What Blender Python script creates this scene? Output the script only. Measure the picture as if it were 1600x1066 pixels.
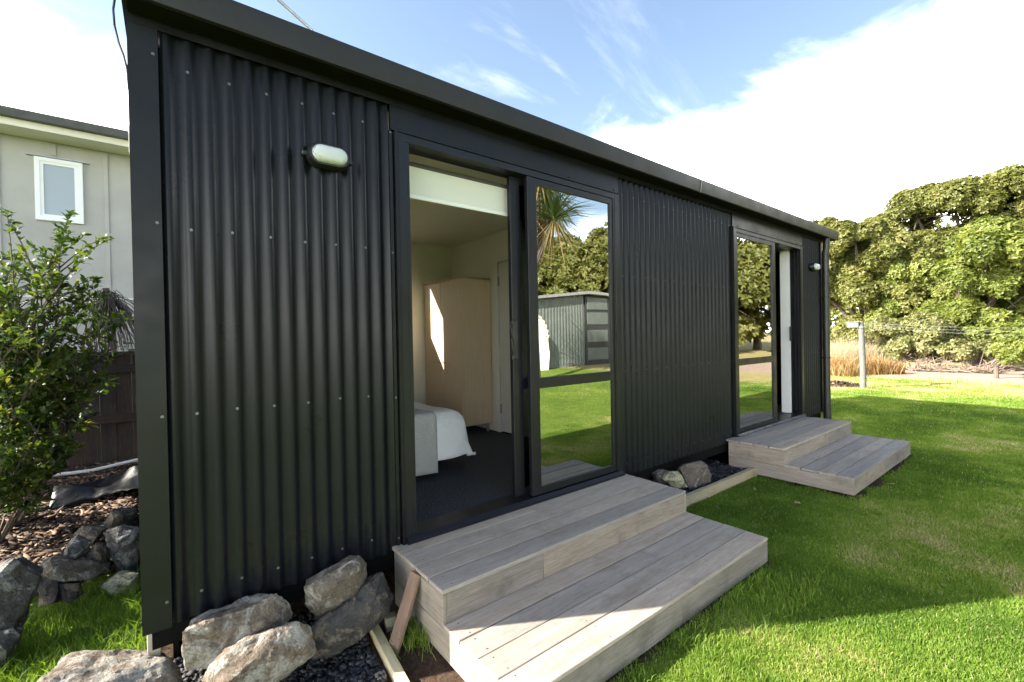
import bpy, bmesh, math, random
import numpy as np
from mathutils import Vector, Matrix, noise as mnoise
R_ = math.radians
for o in list(bpy.data.objects): bpy.data.objects.remove(o)
scene = bpy.context.scene
COL = scene.collection

# ------------------------------------------------------------------ camera
CAM = np.array([0.0222, -2.3993, 1.4854]); FPX = 698.35
YAW, PITCH, ROLL = 0.66238, -0.00860, -0.01891
def _axes():
    f = np.array([math.sin(YAW)*math.cos(PITCH), math.cos(YAW)*math.cos(PITCH), math.sin(PITCH)])
    r = np.array([math.cos(YAW), -math.sin(YAW), 0.0]); u = np.cross(r, f)
    c, s = math.cos(ROLL), math.sin(ROLL)
    return f, r*c+u*s, u*c-r*s
CF, CR, CU = _axes()
cam = bpy.data.cameras.new('camera'); camo = bpy.data.objects.new('camera', cam); COL.objects.link(camo)
cam.sensor_fit = 'HORIZONTAL'; cam.sensor_width = 36.0; cam.lens = FPX/1600*36.0
cam.clip_start = 0.05; cam.clip_end = 3000
m = Matrix(((CR[0], CU[0], -CF[0], CAM[0]), (CR[1], CU[1], -CF[1], CAM[1]), (CR[2], CU[2], -CF[2], CAM[2]), (0, 0, 0, 1)))
camo.matrix_world = m
scene.camera = camo
def at(px, py, axis, val):
    """world point seen at a photo pixel, on the plane axis=val (used to measure the place)"""
    d = CF+CR*(px-800)/FPX-CU*(py-533)/FPX
    i = 'xyz'.index(axis)
    return CAM+d*((val-CAM[i])/d[i])

# ------------------------------------------------------------------ sky and sun
SUN_EL = 32.2; SUN_DIR = Vector((1.0, -0.57, 0)).normalized()      # horizontal travel of the light
w = bpy.data.worlds.new('World'); scene.world = w; w.use_nodes = True
nt = w.node_tree; nt.nodes.clear(); N = nt.nodes.new; L = nt.links.new
out = N('ShaderNodeOutputWorld'); bg = N('ShaderNodeBackground'); L(bg.outputs[0], out.inputs[0])
sky = N('ShaderNodeTexSky'); sky.sky_type = 'NISHITA'; sky.sun_disc = False
sky.sun_elevation = R_(SUN_EL)
# the sun stands opposite to the light's travel; sun_rotation 0 is +Y, turning clockwise seen from above
sky.sun_rotation = math.atan2(-SUN_DIR.x, -SUN_DIR.y) % (2*math.pi)
sky.air_density = 1.0; sky.dust_density = 0.6; sky.ozone_density = 1.2
tc = N('ShaderNodeTexCoord'); sep = N('ShaderNodeSeparateXYZ'); L(tc.outputs['Generated'], sep.inputs[0])
def wmath(op, a, b=None, clamp=False):
    n = N('ShaderNodeMath'); n.operation = op; n.use_clamp = clamp
    for i, v in enumerate((a, b)):
        if v is None: continue
        if isinstance(v, (int, float)): n.inputs[i].default_value = v
        else: L(v, n.inputs[i])
    return n.outputs[0]
zc = wmath('ADD', wmath('MAXIMUM', sep.outputs[2], 0.0), 0.16)
comb = N('ShaderNodeCombineXYZ'); L(wmath('DIVIDE', sep.outputs[0], zc), comb.inputs[0]); L(wmath('DIVIDE', sep.outputs[1], zc), comb.inputs[1])
n1 = N('ShaderNodeTexNoise'); n1.inputs['Scale'].default_value = 1.1; n1.inputs['Detail'].default_value = 9; n1.inputs['Roughness'].default_value = .58; n1.inputs['Distortion'].default_value = .5
L(comb.outputs[0], n1.inputs['Vector'])
mp = N('ShaderNodeMapping'); mp.inputs['Scale'].default_value = (.55, 1.9, 1); mp.inputs['Rotation'].default_value = (0, 0, R_(35)); L(comb.outputs[0], mp.inputs[0])
n2 = N('ShaderNodeTexNoise'); n2.inputs['Scale'].default_value = 1.3; n2.inputs['Detail'].default_value = 10; n2.inputs['Roughness'].default_value = .62; n2.inputs['Distortion'].default_value = 1.2
L(mp.outputs[0], n2.inputs['Vector'])
def wrange(v, a, b, c=0., d=1.):
    n = N('ShaderNodeMapRange'); n.interpolation_type = 'SMOOTHSTEP'; L(v, n.inputs[0])
    for i, q in enumerate((a, b, c, d)): n.inputs[i+1].default_value = q
    return n.outputs[0]
elev = wmath('ADD', sep.outputs[2], wmath('MULTIPLY', wmath('SUBTRACT', n1.outputs[0], .5), -.42))
south = wmath('MULTIPLY', wmath('MAXIMUM', wmath('MULTIPLY', sep.outputs[1], -1.0), 0.0), .30)     # the bank sinks towards -Y, where the panes mirror blue sky
bank = wrange(wmath('ADD', elev, south), .46, .31)
wisp = wmath('MULTIPLY', wrange(n2.outputs[0], .52, .85), .10)
cl = wmath('MAXIMUM', bank, wisp)
grade = N('ShaderNodeMixRGB'); grade.blend_type = 'MULTIPLY'; grade.inputs[0].default_value = 1; L(sky.outputs[0], grade.inputs[1]); grade.inputs[2].default_value = (.29, .265, .24, 1)
ccol = N('ShaderNodeMixRGB'); L(wrange(n1.outputs[0], .32, .60), ccol.inputs[0]); ccol.inputs[1].default_value = (9.0, 8.7, 8.3, 1); ccol.inputs[2].default_value = (5.2, 5.15, 5.1, 1)
mixc = N('ShaderNodeMixRGB'); L(cl, mixc.inputs[0]); L(grade.outputs[0], mixc.inputs[1]); L(ccol.outputs[0], mixc.inputs[2])
L(mixc.outputs[0], bg.inputs[0]); bg.inputs[1].default_value = 0.145
sun = bpy.data.lights.new('sun', 'SUN'); sun.energy = 2.05; sun.angle = R_(0.53); sun.color = (1, .93, .82)
suno = bpy.data.objects.new('sun', sun); COL.objects.link(suno)
ld = Vector((SUN_DIR.x*math.cos(R_(SUN_EL)), SUN_DIR.y*math.cos(R_(SUN_EL)), -math.sin(R_(SUN_EL))))
suno.rotation_euler = ld.to_track_quat('-Z', 'Y').to_euler(); suno.location = (-8, 6, 9)
vs = scene.view_settings; vs.view_transform = 'Standard'; vs.look = 'None'; vs.gamma = 1; vs.use_curve_mapping = False
vs.exposure = 3.38
scene.render.engine = 'CYCLES'
scene.cycles.max_bounces = 10; scene.cycles.transparent_max_bounces = 12

# ------------------------------------------------------------------ helpers
def tag(o, label=None, cat=None, group=None, kind=None):
    if label: o['label'] = label
    if cat: o['category'] = cat
    if group: o['group'] = group
    if kind: o['kind'] = kind
    return o
def empty(name, loc, label=None, cat=None, group=None):
    o = bpy.data.objects.new(name, None); o.location = loc; o.empty_display_size = .1; COL.objects.link(o)
    return tag(o, label, cat, group)
class MB:
    def __init__(s): s.v = []; s.f = []
    def add(s, vs, fs):
        b = len(s.v); s.v += [tuple(map(float, q)) for q in vs]; s.f += [tuple(b+i for i in f) for f in fs]; return s
    def box(s, x0, x1, y0, y1, z0, z1):
        return s.add([(x0,y0,z0),(x1,y0,z0),(x1,y1,z0),(x0,y1,z0),(x0,y0,z1),(x1,y0,z1),(x1,y1,z1),(x0,y1,z1)],
                     [(0,3,2,1),(4,5,6,7),(0,1,5,4),(1,2,6,5),(2,3,7,6),(3,0,4,7)])
    def cbox(s, x0, x1, y0, y1, z0, z1, c=.004):
        """box with chamfered edges"""
        bm = bmesh.new(); bmesh.ops.create_cube(bm, size=1)
        for v in bm.verts: v.co = Vector((x0 if v.co.x < 0 else x1, y0 if v.co.y < 0 else y1, z0 if v.co.z < 0 else z1))
        bmesh.ops.bevel(bm, geom=bm.edges[:], offset=c, segments=1, affect='EDGES', profile=.5)
        bm.verts.index_update(); s.add([v.co[:] for v in bm.verts], [[v.index for v in f.verts] for f in bm.faces]); bm.free(); return s
    def prism(s, poly, axis, a, b):
        """closed 2D polygon swept along an axis ('x': poly is (y,z); 'y': (x,z); 'z': (x,y))"""
        n = len(poly)
        def P(q, t): return {'x': (t, q[0], q[1]), 'y': (q[0], t, q[1]), 'z': (q[0], q[1], t)}[axis]
        return s.add([P(q, a) for q in poly]+[P(q, b) for q in poly],
                     [tuple(range(n))[::-1], tuple(range(n, 2*n))]+[(i, (i+1) % n, n+(i+1) % n, n+i) for i in range(n)])
    def tube(s, pts, rad, seg=8):
        pts = [Vector(q) for q in pts]; n = len(pts)
        rad = [rad]*n if isinstance(rad, (int, float)) else rad
        vs = []; fs = []
        up = Vector((0, 0, 1))
        for i, q in enumerate(pts):
            t = (pts[min(i+1, n-1)]-pts[max(i-1, 0)]).normalized()
            a = t.cross(up if abs(t.z) < .95 else Vector((1, 0, 0))).normalized(); b = t.cross(a)
            for k in range(seg):
                an = 2*math.pi*k/seg; vs.append(q+(a*math.cos(an)+b*math.sin(an))*rad[i])
        for i in range(n-1):
            for k in range(seg):
                fs.append((i*seg+k, i*seg+(k+1) % seg, (i+1)*seg+(k+1) % seg, (i+1)*seg+k))
        fs.append(tuple(range(seg))[::-1]); fs.append(tuple((n-1)*seg+k for k in range(seg)))
        return s.add(vs, fs)
    def build(s, name, mat, parent=None, smooth=False, loc=None, fix=True):
        me = bpy.data.meshes.new(name); me.from_pydata(s.v, [], s.f); me.update()
        if fix:
            bm = bmesh.new(); bm.from_mesh(me); bmesh.ops.recalc_face_normals(bm, faces=bm.faces[:]); bm.to_mesh(me); bm.free()
        if smooth:
            me.polygons.foreach_set('use_smooth', [True]*len(me.polygons))
            try: me.set_sharp_from_angle(angle=R_(42))
            except Exception: pass
        o = bpy.data.objects.new(name, me); COL.objects.link(o)
        if mat: me.materials.append(M[mat])
        if parent: o.parent = parent; o.matrix_parent_inverse = Matrix.Translation(-parent.location) if parent.type == 'EMPTY' and parent.parent is None else Matrix.Identity(4)
        if loc: o.location = loc
        return o
def npmesh(name, V, F, mat, parent=None, attr=None, smooth=False):
    """big mesh from numpy; F is (n,3) or (n,4); attr = per-vertex float 'tint'"""
    me = bpy.data.meshes.new(name); k = F.shape[1]
    me.vertices.add(len(V)); me.vertices.foreach_set('co', V.astype(np.float32).ravel())
    me.loops.add(F.size); me.loops.foreach_set('vertex_index', F.astype(np.int32).ravel())
    me.polygons.add(len(F)); me.polygons.foreach_set('loop_start', np.arange(0, F.size, k, dtype=np.int32))
    if attr is not None:
        a = me.attributes.new('tint', 'FLOAT', 'POINT'); a.data.foreach_set('value', attr.astype(np.float32))
    me.update(calc_edges=True); me.validate()
    if smooth: me.polygons.foreach_set('use_smooth', [True]*len(me.polygons))
    o = bpy.data.objects.new(name, me); COL.objects.link(o); me.materials.append(M[mat])
    if parent: o.parent = parent; o.matrix_parent_inverse = Matrix.Translation(-parent.location)
    return o

# ------------------------------------------------------------------ materials
M = {}
class NT:
    def __init__(s, name):
        s.m = bpy.data.materials.new(name); s.m.use_nodes = True; s.t = s.m.node_tree; s.t.nodes.clear(); M[name] = s.m
        s.out = s.n('ShaderNodeOutputMaterial')
    def n(s, t, **kw):
        q = s.t.nodes.new(t)
        for k, v in kw.items(): setattr(q, k, v)
        return q
    def l(s, a, b): s.t.links.new(a, b)
    def put(s, sock, v):
        if hasattr(v, 'is_output') or isinstance(v, bpy.types.NodeSocket): s.l(v, sock)
        elif isinstance(v, tuple) and len(v) == 3 and sock.type == 'RGBA': sock.default_value = (*v, 1)
        else: sock.default_value = v
    def math(s, op, a, b=0., clamp=False):
        q = s.n('ShaderNodeMath', operation=op, use_clamp=clamp); s.put(q.inputs[0], a); s.put(q.inputs[1], b); return q.outputs[0]
    def coord(s, kind='Object', scale=(1, 1, 1), rot=(0, 0, 0), loc=None):
        q = s.n('ShaderNodeTexCoord'); mpn = s.n('ShaderNodeMapping'); s.l(q.outputs[kind], mpn.inputs[0])
        mpn.inputs['Scale'].default_value = scale; mpn.inputs['Rotation'].default_value = rot
        if loc is not None: s.put(mpn.inputs['Location'], loc)
        return mpn.outputs[0]
    def noise(s, vec, scale, detail=6, rough=.6, dist=0.):
        q = s.n('ShaderNodeTexNoise'); s.l(vec, q.inputs['Vector']); q.inputs['Scale'].default_value = scale
        q.inputs['Detail'].default_value = detail; q.inputs['Roughness'].default_value = rough; q.inputs['Distortion'].default_value = dist
        return q.outputs[0]
    def ramp(s, fac, stops):
        q = s.n('ShaderNodeValToRGB'); s.put(q.inputs[0], fac); e = q.color_ramp.elements
        while len(e) < len(stops): e.new(.5)
        for i, (p, c) in enumerate(stops): e[i].position = p; e[i].color = (*c, 1) if len(c) == 3 else c
        return q.outputs[0]
    def mix(s, fac, a, b, mode='MIX'):
        q = s.n('ShaderNodeMixRGB', blend_type=mode); s.put(q.inputs[0], fac); s.put(q.inputs[1], a); s.put(q.inputs[2], b); return q.outputs[0]
    def rng(s, v, a, b, c=0., d=1.):
        q = s.n('ShaderNodeMapRange'); q.interpolation_type = 'SMOOTHSTEP'; s.put(q.inputs[0], v)
        for i, x in enumerate((a, b, c, d)): q.inputs[i+1].default_value = x
        return q.outputs[0]
    def hsv(s, col, h=.5, sa=1., v=1.):
        q = s.n('ShaderNodeHueSaturation'); s.put(q.inputs['Color'], col); s.put(q.inputs['Hue'], h); s.put(q.inputs['Saturation'], sa); s.put(q.inputs['Value'], v); return q.outputs[0]
    def bsdf(s, col, rough=.6, bump=None, bstr=.3, bdist=.01, metal=0., spec=.5, **kw):
        q = s.n('ShaderNodeBsdfPrincipled'); s.put(q.inputs['Base Color'], col); s.put(q.inputs['Roughness'], rough); s.put(q.inputs['Metallic'], metal)
        s.put(q.inputs['Specular IOR Level'], spec)
        for k, v in kw.items(): s.put(q.inputs[k], v)
        if bump is not None:
            b = s.n('ShaderNodeBump'); b.inputs['Strength'].default_value = bstr; b.inputs['Distance'].default_value = bdist; s.l(bump, b.inputs['Height']); s.l(b.outputs[0], q.inputs['Normal'])
        s.l(q.outputs[0], s.out.inputs[0]); return q
    def rand(s):
        return s.n('ShaderNodeObjectInfo').outputs['Random']
    def attr(s, name='tint'):
        q = s.n('ShaderNodeAttribute'); q.attribute_name = name; return q.outputs['Fac']

def plain(name, col, rough=.5, var=.15, scale=6, bump=.1, bscale=60, metal=0., spec=.5):
    t = NT(name); c = t.coord(); n = t.noise(c, scale)
    lo = tuple(x*(1-var) for x in col); hi = tuple(min(1, x*(1+var)) for x in col)
    colr = t.ramp(n, [(.3, lo), (.7, hi)])
    rr = t.rng(t.noise(c, scale*2.3), .3, .7, max(0, rough-.08), min(1, rough+.08))
    t.bsdf(colr, rr, t.noise(c, bscale), bump, .004, metal, spec); return t
# painted steel of the cabin: nearly black, satin, faint dust
t = NT('black_steel'); c = t.coord(); n = t.noise(c, 1.7, 8); st = t.noise(t.coord(scale=(14, 14, .6)), 2.0, 6)
colr = t.ramp(n, [(.3, (.0048, .0058, .0082)), (.7, (.008, .009, .012))]); colr = t.mix(t.rng(st, .6, .85, 0, .22), colr, (.026, .026, .026))
gpos = t.n('ShaderNodeNewGeometry'); gs = t.n('ShaderNodeSeparateXYZ'); t.l(gpos.outputs['Position'], gs.inputs[0])
splash = t.math('MULTIPLY', t.rng(gs.outputs[2], .85, .28), t.rng(t.noise(c, 30, 6, .75), .48, .72))     # mud splash thrown up from the ground
colr = t.mix(t.math('MULTIPLY', splash, .3), colr, (.045, .038, .030))
t.bsdf(colr, t.rng(t.noise(c, 3), .3, .7, .27, .34), t.noise(c, 2.2, 2), .03, .004, 0., .21)
plain('black_flashing', (.0065, .007, .0085), .36, .2, 2.5, .14, 2.5, spec=.27)
plain('gutter_steel', (.016, .0145, .0135), .42, .2, 2.5, .03, 3, spec=.35)
plain('door_aluminium', (.006, .0065, .009), .38, .1, 3, .0, 120, spec=.35)
plain('black_plastic', (.012, .012, .013), .4, .2, 10, .05, 40)
plain('screw_steel', (.17, .175, .185), .42, .2, 300, .05, 400, .8)
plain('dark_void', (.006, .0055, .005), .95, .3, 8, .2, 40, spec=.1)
plain('cream_wall', (.76, .72, .61), .8, .04, 2, .05, 150)
plain('white_paint', (.72, .71, .69), .5, .03, 3, .05, 200)
plain('off_white_door', (.62, .61, .57), .55, .03, 3, .05, 200)
plain('dark_tube', (.07, .065, .055), .5, .1, 5, .05, 80)
plain('steel_grey', (.35, .36, .36), .4, .1, 10, .1, 80, .6)
plain('white_upvc', (.80, .80, .80), .35, .02, 5, .02, 50)
plain('soffit_cream', (.72, .68, .58), .7, .05, 2, .1, 60)
plain('roof_dark', (.05, .05, .052), .5, .2, 5, .1, 40)
plain('pipe_white', (.62, .62, .60), .45, .12, 8, .05, 60)
plain('plastic_sheet', (.006, .0065, .007), .42, .3, 8, 1., 22, spec=.3)
plain('shed_green', (.105, .125, .11), .65, .15, 2, .2, 20)
plain('shed_dark', (.03, .032, .032), .6, .2, 3, .2, 20)
plain('shed_roof', (.25, .25, .24), .55, .15, 3, .2, 20)
plain('tarp_white', (.74, .74, .72), .6, .05, 3, .5, 6)
plain('brass_brown', (.20, .10, .045), .5, .2, 12, .1, 60)
# fabrics
t = NT('blind_fabric'); c = t.coord(); q = t.bsdf((.80, .79, .74), .9, t.noise(c, 400), .1, .001); q.inputs['Subsurface Weight'].default_value = 0
tr = t.n('ShaderNodeBsdfTranslucent'); tr.inputs[0].default_value = (.8, .78, .7, 1); ms = t.n('ShaderNodeMixShader'); ms.inputs[0].default_value = .3
t.l(q.outputs[0], ms.inputs[1]); t.l(tr.outputs[0], ms.inputs[2]); t.l(ms.outputs[0], t.out.inputs[0])
t = NT('duvet'); c = t.coord(); t.bsdf((.80, .80, .80), .85, t.noise(c, 9, 5), .6, .05)
t = NT('bedspread'); c = t.coord(); wv = t.n('ShaderNodeTexWave'); t.l(t.coord(scale=(1, 1, 1)), wv.inputs[0]); wv.inputs['Scale'].default_value = 28; wv.bands_direction = 'Z'; wv.inputs['Distortion'].default_value = 1.5
ck = t.n('ShaderNodeTexVoronoi'); t.l(c, ck.inputs['Vector']); ck.inputs['Scale'].default_value = 75
t.bsdf(t.ramp(t.noise(c, 3), [(.3, (.40, .395, .38)), (.7, (.50, .49, .47))]), .9, t.math('ADD', t.math('MULTIPLY', wv.outputs[0], .5), ck.outputs[0]), .8, .006)
t = NT('carpet'); c = t.coord(); n = t.noise(c, 85, 4, .85); t.bsdf(t.ramp(n, [(.38, (.008, .0085, .012)), (.52, (.034, .035, .042)), (.64, (.13, .132, .142))]), .95, n, 1., .008)
# birch wardrobe
t = NT('birch'); c = t.coord(scale=(18, 18, 1.2)); n = t.noise(c, 3, 8, .6, .4); t.bsdf(t.ramp(n, [(.3, (.56, .43, .29)), (.7, (.64, .51, .36))]), .45, n, .05, .002)
plain('birch_edge', (.40, .27, .14), .5, .1, 10, .05, 60)
# weathered decking; boards run along their local X
def wood(name, cols, dark, rough=.75, sc=1.0, stain=.5, bump=.5):
    t = NT(name); r = t.rand()
    off = t.n('ShaderNodeCombineXYZ'); t.l(t.math('MULTIPLY', r, 37.), off.inputs[0]); t.l(t.math('MULTIPLY', r, 91.), off.inputs[1]); t.l(t.math('MULTIPLY', r, 53.), off.inputs[2])
    c = t.coord(scale=(2.4*sc, 30*sc, 30*sc), loc=off.outputs[0]); fine = t.noise(c, 3.2, 10, .68, .6)
    c2 = t.coord(scale=(.5*sc, 5*sc, 5*sc), loc=off.outputs[0]); broad = t.noise(c2, 2.1, 5, .6, .8)
    c3 = t.coord(loc=off.outputs[0]); blot = t.noise(c3, 4.5, 6, .65); speck = t.noise(c3, 55, 3, .6)
    g = t.math('ADD', t.math('MULTIPLY', fine, .6), t.math('MULTIPLY', broad, .4))
    col = t.ramp(g, [(.30, cols[0]), (.5, cols[1]), (.68, cols[2])])
    col = t.mix(t.rng(blot, .5, .75, 0, stain), col, dark)
    col = t.mix(t.rng(speck, .70, .78, 0, .55), col, tuple(x*.35 for x in dark))
    col = t.hsv(col, .5, t.math('ADD', t.math('MULTIPLY', r, .6), .65), t.math('ADD', t.math('MULTIPLY', r, .5), .74))
    t.bsdf(col, rough, t.math('ADD', fine, t.math('MULTIPLY', speck, .15)), bump, .004, 0., .3); return t
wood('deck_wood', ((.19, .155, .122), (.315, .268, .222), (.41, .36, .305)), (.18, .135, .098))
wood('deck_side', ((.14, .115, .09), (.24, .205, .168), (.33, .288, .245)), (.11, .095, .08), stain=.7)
wood('plank_brown', ((.10, .066, .048), (.19, .135, .105), (.27, .205, .165)), (.09, .06, .045))
wood('pine', ((.44, .36, .21), (.56, .48, .31), (.63, .56, .40)), (.36, .32, .18), .7, .6, .35, .2)
wood('pine_old', ((.24, .19, .11), (.36, .30, .19), (.45, .39, .27)), (.17, .15, .08), .8, .8, .6, .3)
wood('fence_wood', ((.017, .012, .010), (.036, .026, .022), (.062, .047, .041)), (.014, .010, .009), .85, .8, .6, .8)
wood('post_wood', ((.12, .108, .094), (.20, .188, .165), (.28, .265, .24)), (.22, .2, .18), .85, 1., .5, .6)
# rock
def rockmat(name, cols, lichen, amt, yel=0.):
    t = NT(name); r = t.rand(); off = t.n('ShaderNodeCombineXYZ')
    for i, k in enumerate((17., 43., 71.)): t.l(t.math('MULTIPLY', r, k), off.inputs[i])
    c = t.coord(loc=off.outputs[0]); n = t.noise(c, 6, 10, .68); n2 = t.noise(c, 22, 8, .7); n3 = t.noise(c, 9, 8, .75, .6); n4 = t.noise(c, 75, 5, .7)
    col = t.ramp(t.math('ADD', t.math('MULTIPLY', n, .6), t.math('MULTIPLY', n2, .4)), [(.34, cols[0]), (.5, cols[1]), (.64, cols[2])])
    col = t.mix(t.rng(n3, .60-amt*.22, .66-amt*.16, 0, .85), col, lichen)
    if yel: col = t.mix(t.rng(t.noise(c, 13, 6, .7), .66-yel*.1, .69-yel*.1, 0, .9), col, (.40, .36, .17))
    col = t.mix(t.rng(n4, .35, .6, .45, 0), col, (.035, .03, .026))
    col = t.hsv(col, .5, 1., t.math('ADD', t.math('MULTIPLY', r, .3), .85))
    t.bsdf(col, .88, t.math('ADD', t.math('MULTIPLY', n2, .7), t.math('MULTIPLY', n4, .5)), 1., .03, 0., .25)
rockmat('rock_pale', ((.085, .064, .045), (.20, .155, .112), (.31, .255, .19)), (.42, .395, .345), .62)
rockmat('rock_brown', ((.065, .054, .04), (.145, .12, .09), (.235, .195, .148)), (.38, .36, .31), .35)
rockmat('rock_dark', ((.035, .034, .033), (.07, .066, .062), (.125, .115, .105)), (.27, .215, .15), .5)
rockmat('rock_grey', ((.05, .049, .048), (.115, .11, .10), (.19, .18, .165)), (.42, .41, .38), .45)
rockmat('rock_lichen', ((.06, .058, .05), (.12, .11, .09), (.2, .18, .14)), (.48, .46, .30), .9, .8)
rockmat('rock_pink', ((.10, .08, .066), (.17, .14, .115), (.24, .205, .175)), (.45, .43, .33), .1, .25)
t = NT('gravel'); a = t.attr(); c = t.coord(); t.bsdf(t.ramp(a, [(0, (.012, .012, .014)), (.6, (.035, .036, .040)), (1, (.085, .085, .09))]), .75, t.noise(c, 90), .5, .004)
t = NT('bark'); a = t.attr(); c = t.coord(); t.bsdf(t.ramp(a, [(0, (.022, .013, .008)), (.6, (.085, .048, .027)), (.9, (.20, .125, .075)), (1, (.36, .27, .19))]), .9, t.noise(c, 60), .5, .004)
t = NT('mulch_soil'); c = t.coord(); t.bsdf(t.ramp(t.noise(c, 22, 8, .75), [(.3, (.014, .009, .006)), (.55, (.05, .03, .018)), (.75, (.11, .068, .04))]), .95, t.noise(c, 40, 6), 1., .02)
# leaves: colour by per-leaf tint, translucent
def leafmat(name, stops, trans=.35, rough=.45, spec=.4):
    t = NT(name); a = t.attr(); col = t.ramp(a, stops)
    q = t.n('ShaderNodeBsdfPrincipled'); t.l(col, q.inputs['Base Color']); q.inputs['Roughness'].default_value = rough; q.inputs['Specular IOR Level'].default_value = spec
    tr = t.n('ShaderNodeBsdfTranslucent'); t.l(t.hsv(col, .485, 1.1, 1.5), tr.inputs[0]); ms = t.n('ShaderNodeMixShader'); ms.inputs[0].default_value = trans
    t.l(q.outputs[0], ms.inputs[1]); t.l(tr.outputs[0], ms.inputs[2]); t.l(ms.outputs[0], t.out.inputs[0])
leafmat('grass_blade', [(0, (.078, .145, .02)), (.45, (.15, .255, .036)), (.8, (.245, .33, .062)), (.93, (.36, .37, .12)), (1, (.48, .42, .23))], .5, .5, .25)
leafmat('leaf_olive', [(0, (.075, .088, .018)), (.5, (.15, .162, .038)), (.85, (.225, .225, .07)), (1, (.29, .235, .11))], .38)
leafmat('leaf_bright', [(0, (.075, .105, .018)), (.5, (.15, .185, .034)), (1, (.24, .26, .065))], .38)
leafmat('leaf_grey', [(0, (.12, .13, .045)), (.5, (.21, .22, .08)), (.9, (.29, .28, .13)), (1, (.32, .26, .17))], .34)
leafmat('leaf_shrub', [(0, (.018, .040, .008)), (.5, (.042, .078, .013)), (.82, (.10, .135, .022)), (1, (.24, .23, .05))], .38, .48, .3)
leafmat('tussock', [(0, (.17, .085, .022)), (.5, (.28, .17, .055)), (.8, (.36, .28, .13)), (1, (.55, .46, .28))], .3, .6, .2)
leafmat('pale_reed', [(0, (.30, .25, .15)), (.5, (.42, .36, .23)), (1, (.55, .48, .33))], .3, .6, .2)
leafmat('palm_leaf', [(0, (.03, .055, .018)), (.6, (.07, .11, .03)), (.85, (.20, .16, .06)), (1, (.30, .21, .10))], .25, .4, .4)
leafmat('weed_leaf', [(0, (.07, .16, .02)), (1, (.15, .28, .04))], .35)
plain('dry_frond', (.055, .043, .033), .8, .35, 14, .1, 40)
plain('twig', (.26, .20, .155), .85, .25, 5, .3, 40)
plain('tree_bark', (.10, .078, .058), .9, .3, 4, .6, 25)
plain('dead_leaf', (.28, .17, .085), .8, .25, 30, .1, 60)
# glass: reflective tinted double glazing
t = NT('glass'); fr = t.n('ShaderNodeFresnel'); fr.inputs[0].default_value = 1.5
gl = t.n('ShaderNodeBsdfGlossy'); gl.inputs['Roughness'].default_value = 0.0; gl.inputs[0].default_value = (.93, .95, .93, 1)
c = t.coord(); b = t.n('ShaderNodeBump'); b.inputs['Strength'].default_value = .012; b.inputs['Distance'].default_value = .02; t.l(t.noise(c, 2.2, 1), b.inputs['Height']); t.l(b.outputs[0], gl.inputs['Normal'])
tp = t.n('ShaderNodeBsdfTransparent'); tp.inputs[0].default_value = (.62, .68, .64, 1)
ms = t.n('ShaderNodeMixShader'); t.l(t.math('ADD', t.math('MULTIPLY', fr.outputs[0], .9), .40, True), ms.inputs[0]); t.l(tp.outputs[0], ms.inputs[1]); t.l(gl.outputs[0], ms.inputs[2]); t.l(ms.outputs[0], t.out.inputs[0])
t = NT('frosted_pane'); c = t.coord(); t.bsdf((.36, .40, .45), .22, None)
t = NT('lamp_lens'); c = t.coord(); wv = t.n('ShaderNodeTexWave'); t.l(t.coord(rot=(0, R_(35), 0)), wv.inputs[0]); wv.inputs['Scale'].default_value = 55; t.bsdf((.55, .57, .59), .3, wv.outputs[0], .5, .003, **{'Coat Weight': .4})
t = NT('house_board'); c = t.coord(); n = t.noise(c, 2.5, 7); t.bsdf(t.ramp(n, [(.3, (.37, .355, .33)), (.7, (.43, .415, .385))]), .8, t.noise(t.coord(scale=(60, 60, 3)), 3), .15, .003)
# lawn
t = NT('lawn'); c = t.coord(); at_ = t.n('ShaderNodeAttribute'); at_.attribute_name = 'cover'; sp = t.n('ShaderNodeSeparateColor'); t.l(at_.outputs['Color'], sp.inputs[0])
fine = t.noise(c, 45, 6, .75); mid = t.noise(c, 3.2, 6, .65); big = t.noise(c, .55, 4, .6)
g = t.ramp(t.math('ADD', t.math('MULTIPLY', fine, .55), t.math('MULTIPLY', mid, .45)), [(.33, (.075, .125, .016)), (.5, (.135, .20, .028)), (.66, (.215, .27, .05))])
dry = t.ramp(t.math('ADD', t.math('MULTIPLY', fine, .5), t.math('MULTIPLY', mid, .5)), [(.34, (.20, .18, .055)), (.5, (.34, .29, .12)), (.66, (.46, .38, .20))])
soil = t.ramp(fine, [(.3, (.035, .022, .014)), (.6, (.09, .06, .04)), (.8, (.16, .115, .08))])
bare = t.ramp(t.noise(c, 14, 7, .7), [(.3, (.24, .165, .115)), (.55, (.40, .30, .23)), (.75, (.50, .41, .34))])
f1 = t.rng(t.math('ADD', sp.outputs[0], t.math('MULTIPLY', t.math('SUBTRACT', mid, .5), .9)), .35, .75)
col = t.mix(f1, g, dry)
col = t.mix(t.rng(t.math('ADD', sp.outputs[2], t.math('MULTIPLY', t.math('SUBTRACT', mid, .5), .8)), .4, .65), col, bare)
col = t.mix(t.rng(t.math('ADD', sp.outputs[1], t.math('MULTIPLY', t.math('SUBTRACT', fine, .5), .7)), .4, .65), col, soil)
col = t.mix(t.rng(big, .42, .62, 0, .25), col, t.hsv(col, .485, .95, 1.3))
t.bsdf(col, .95, fine, .9, .02, 0., .1)

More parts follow.
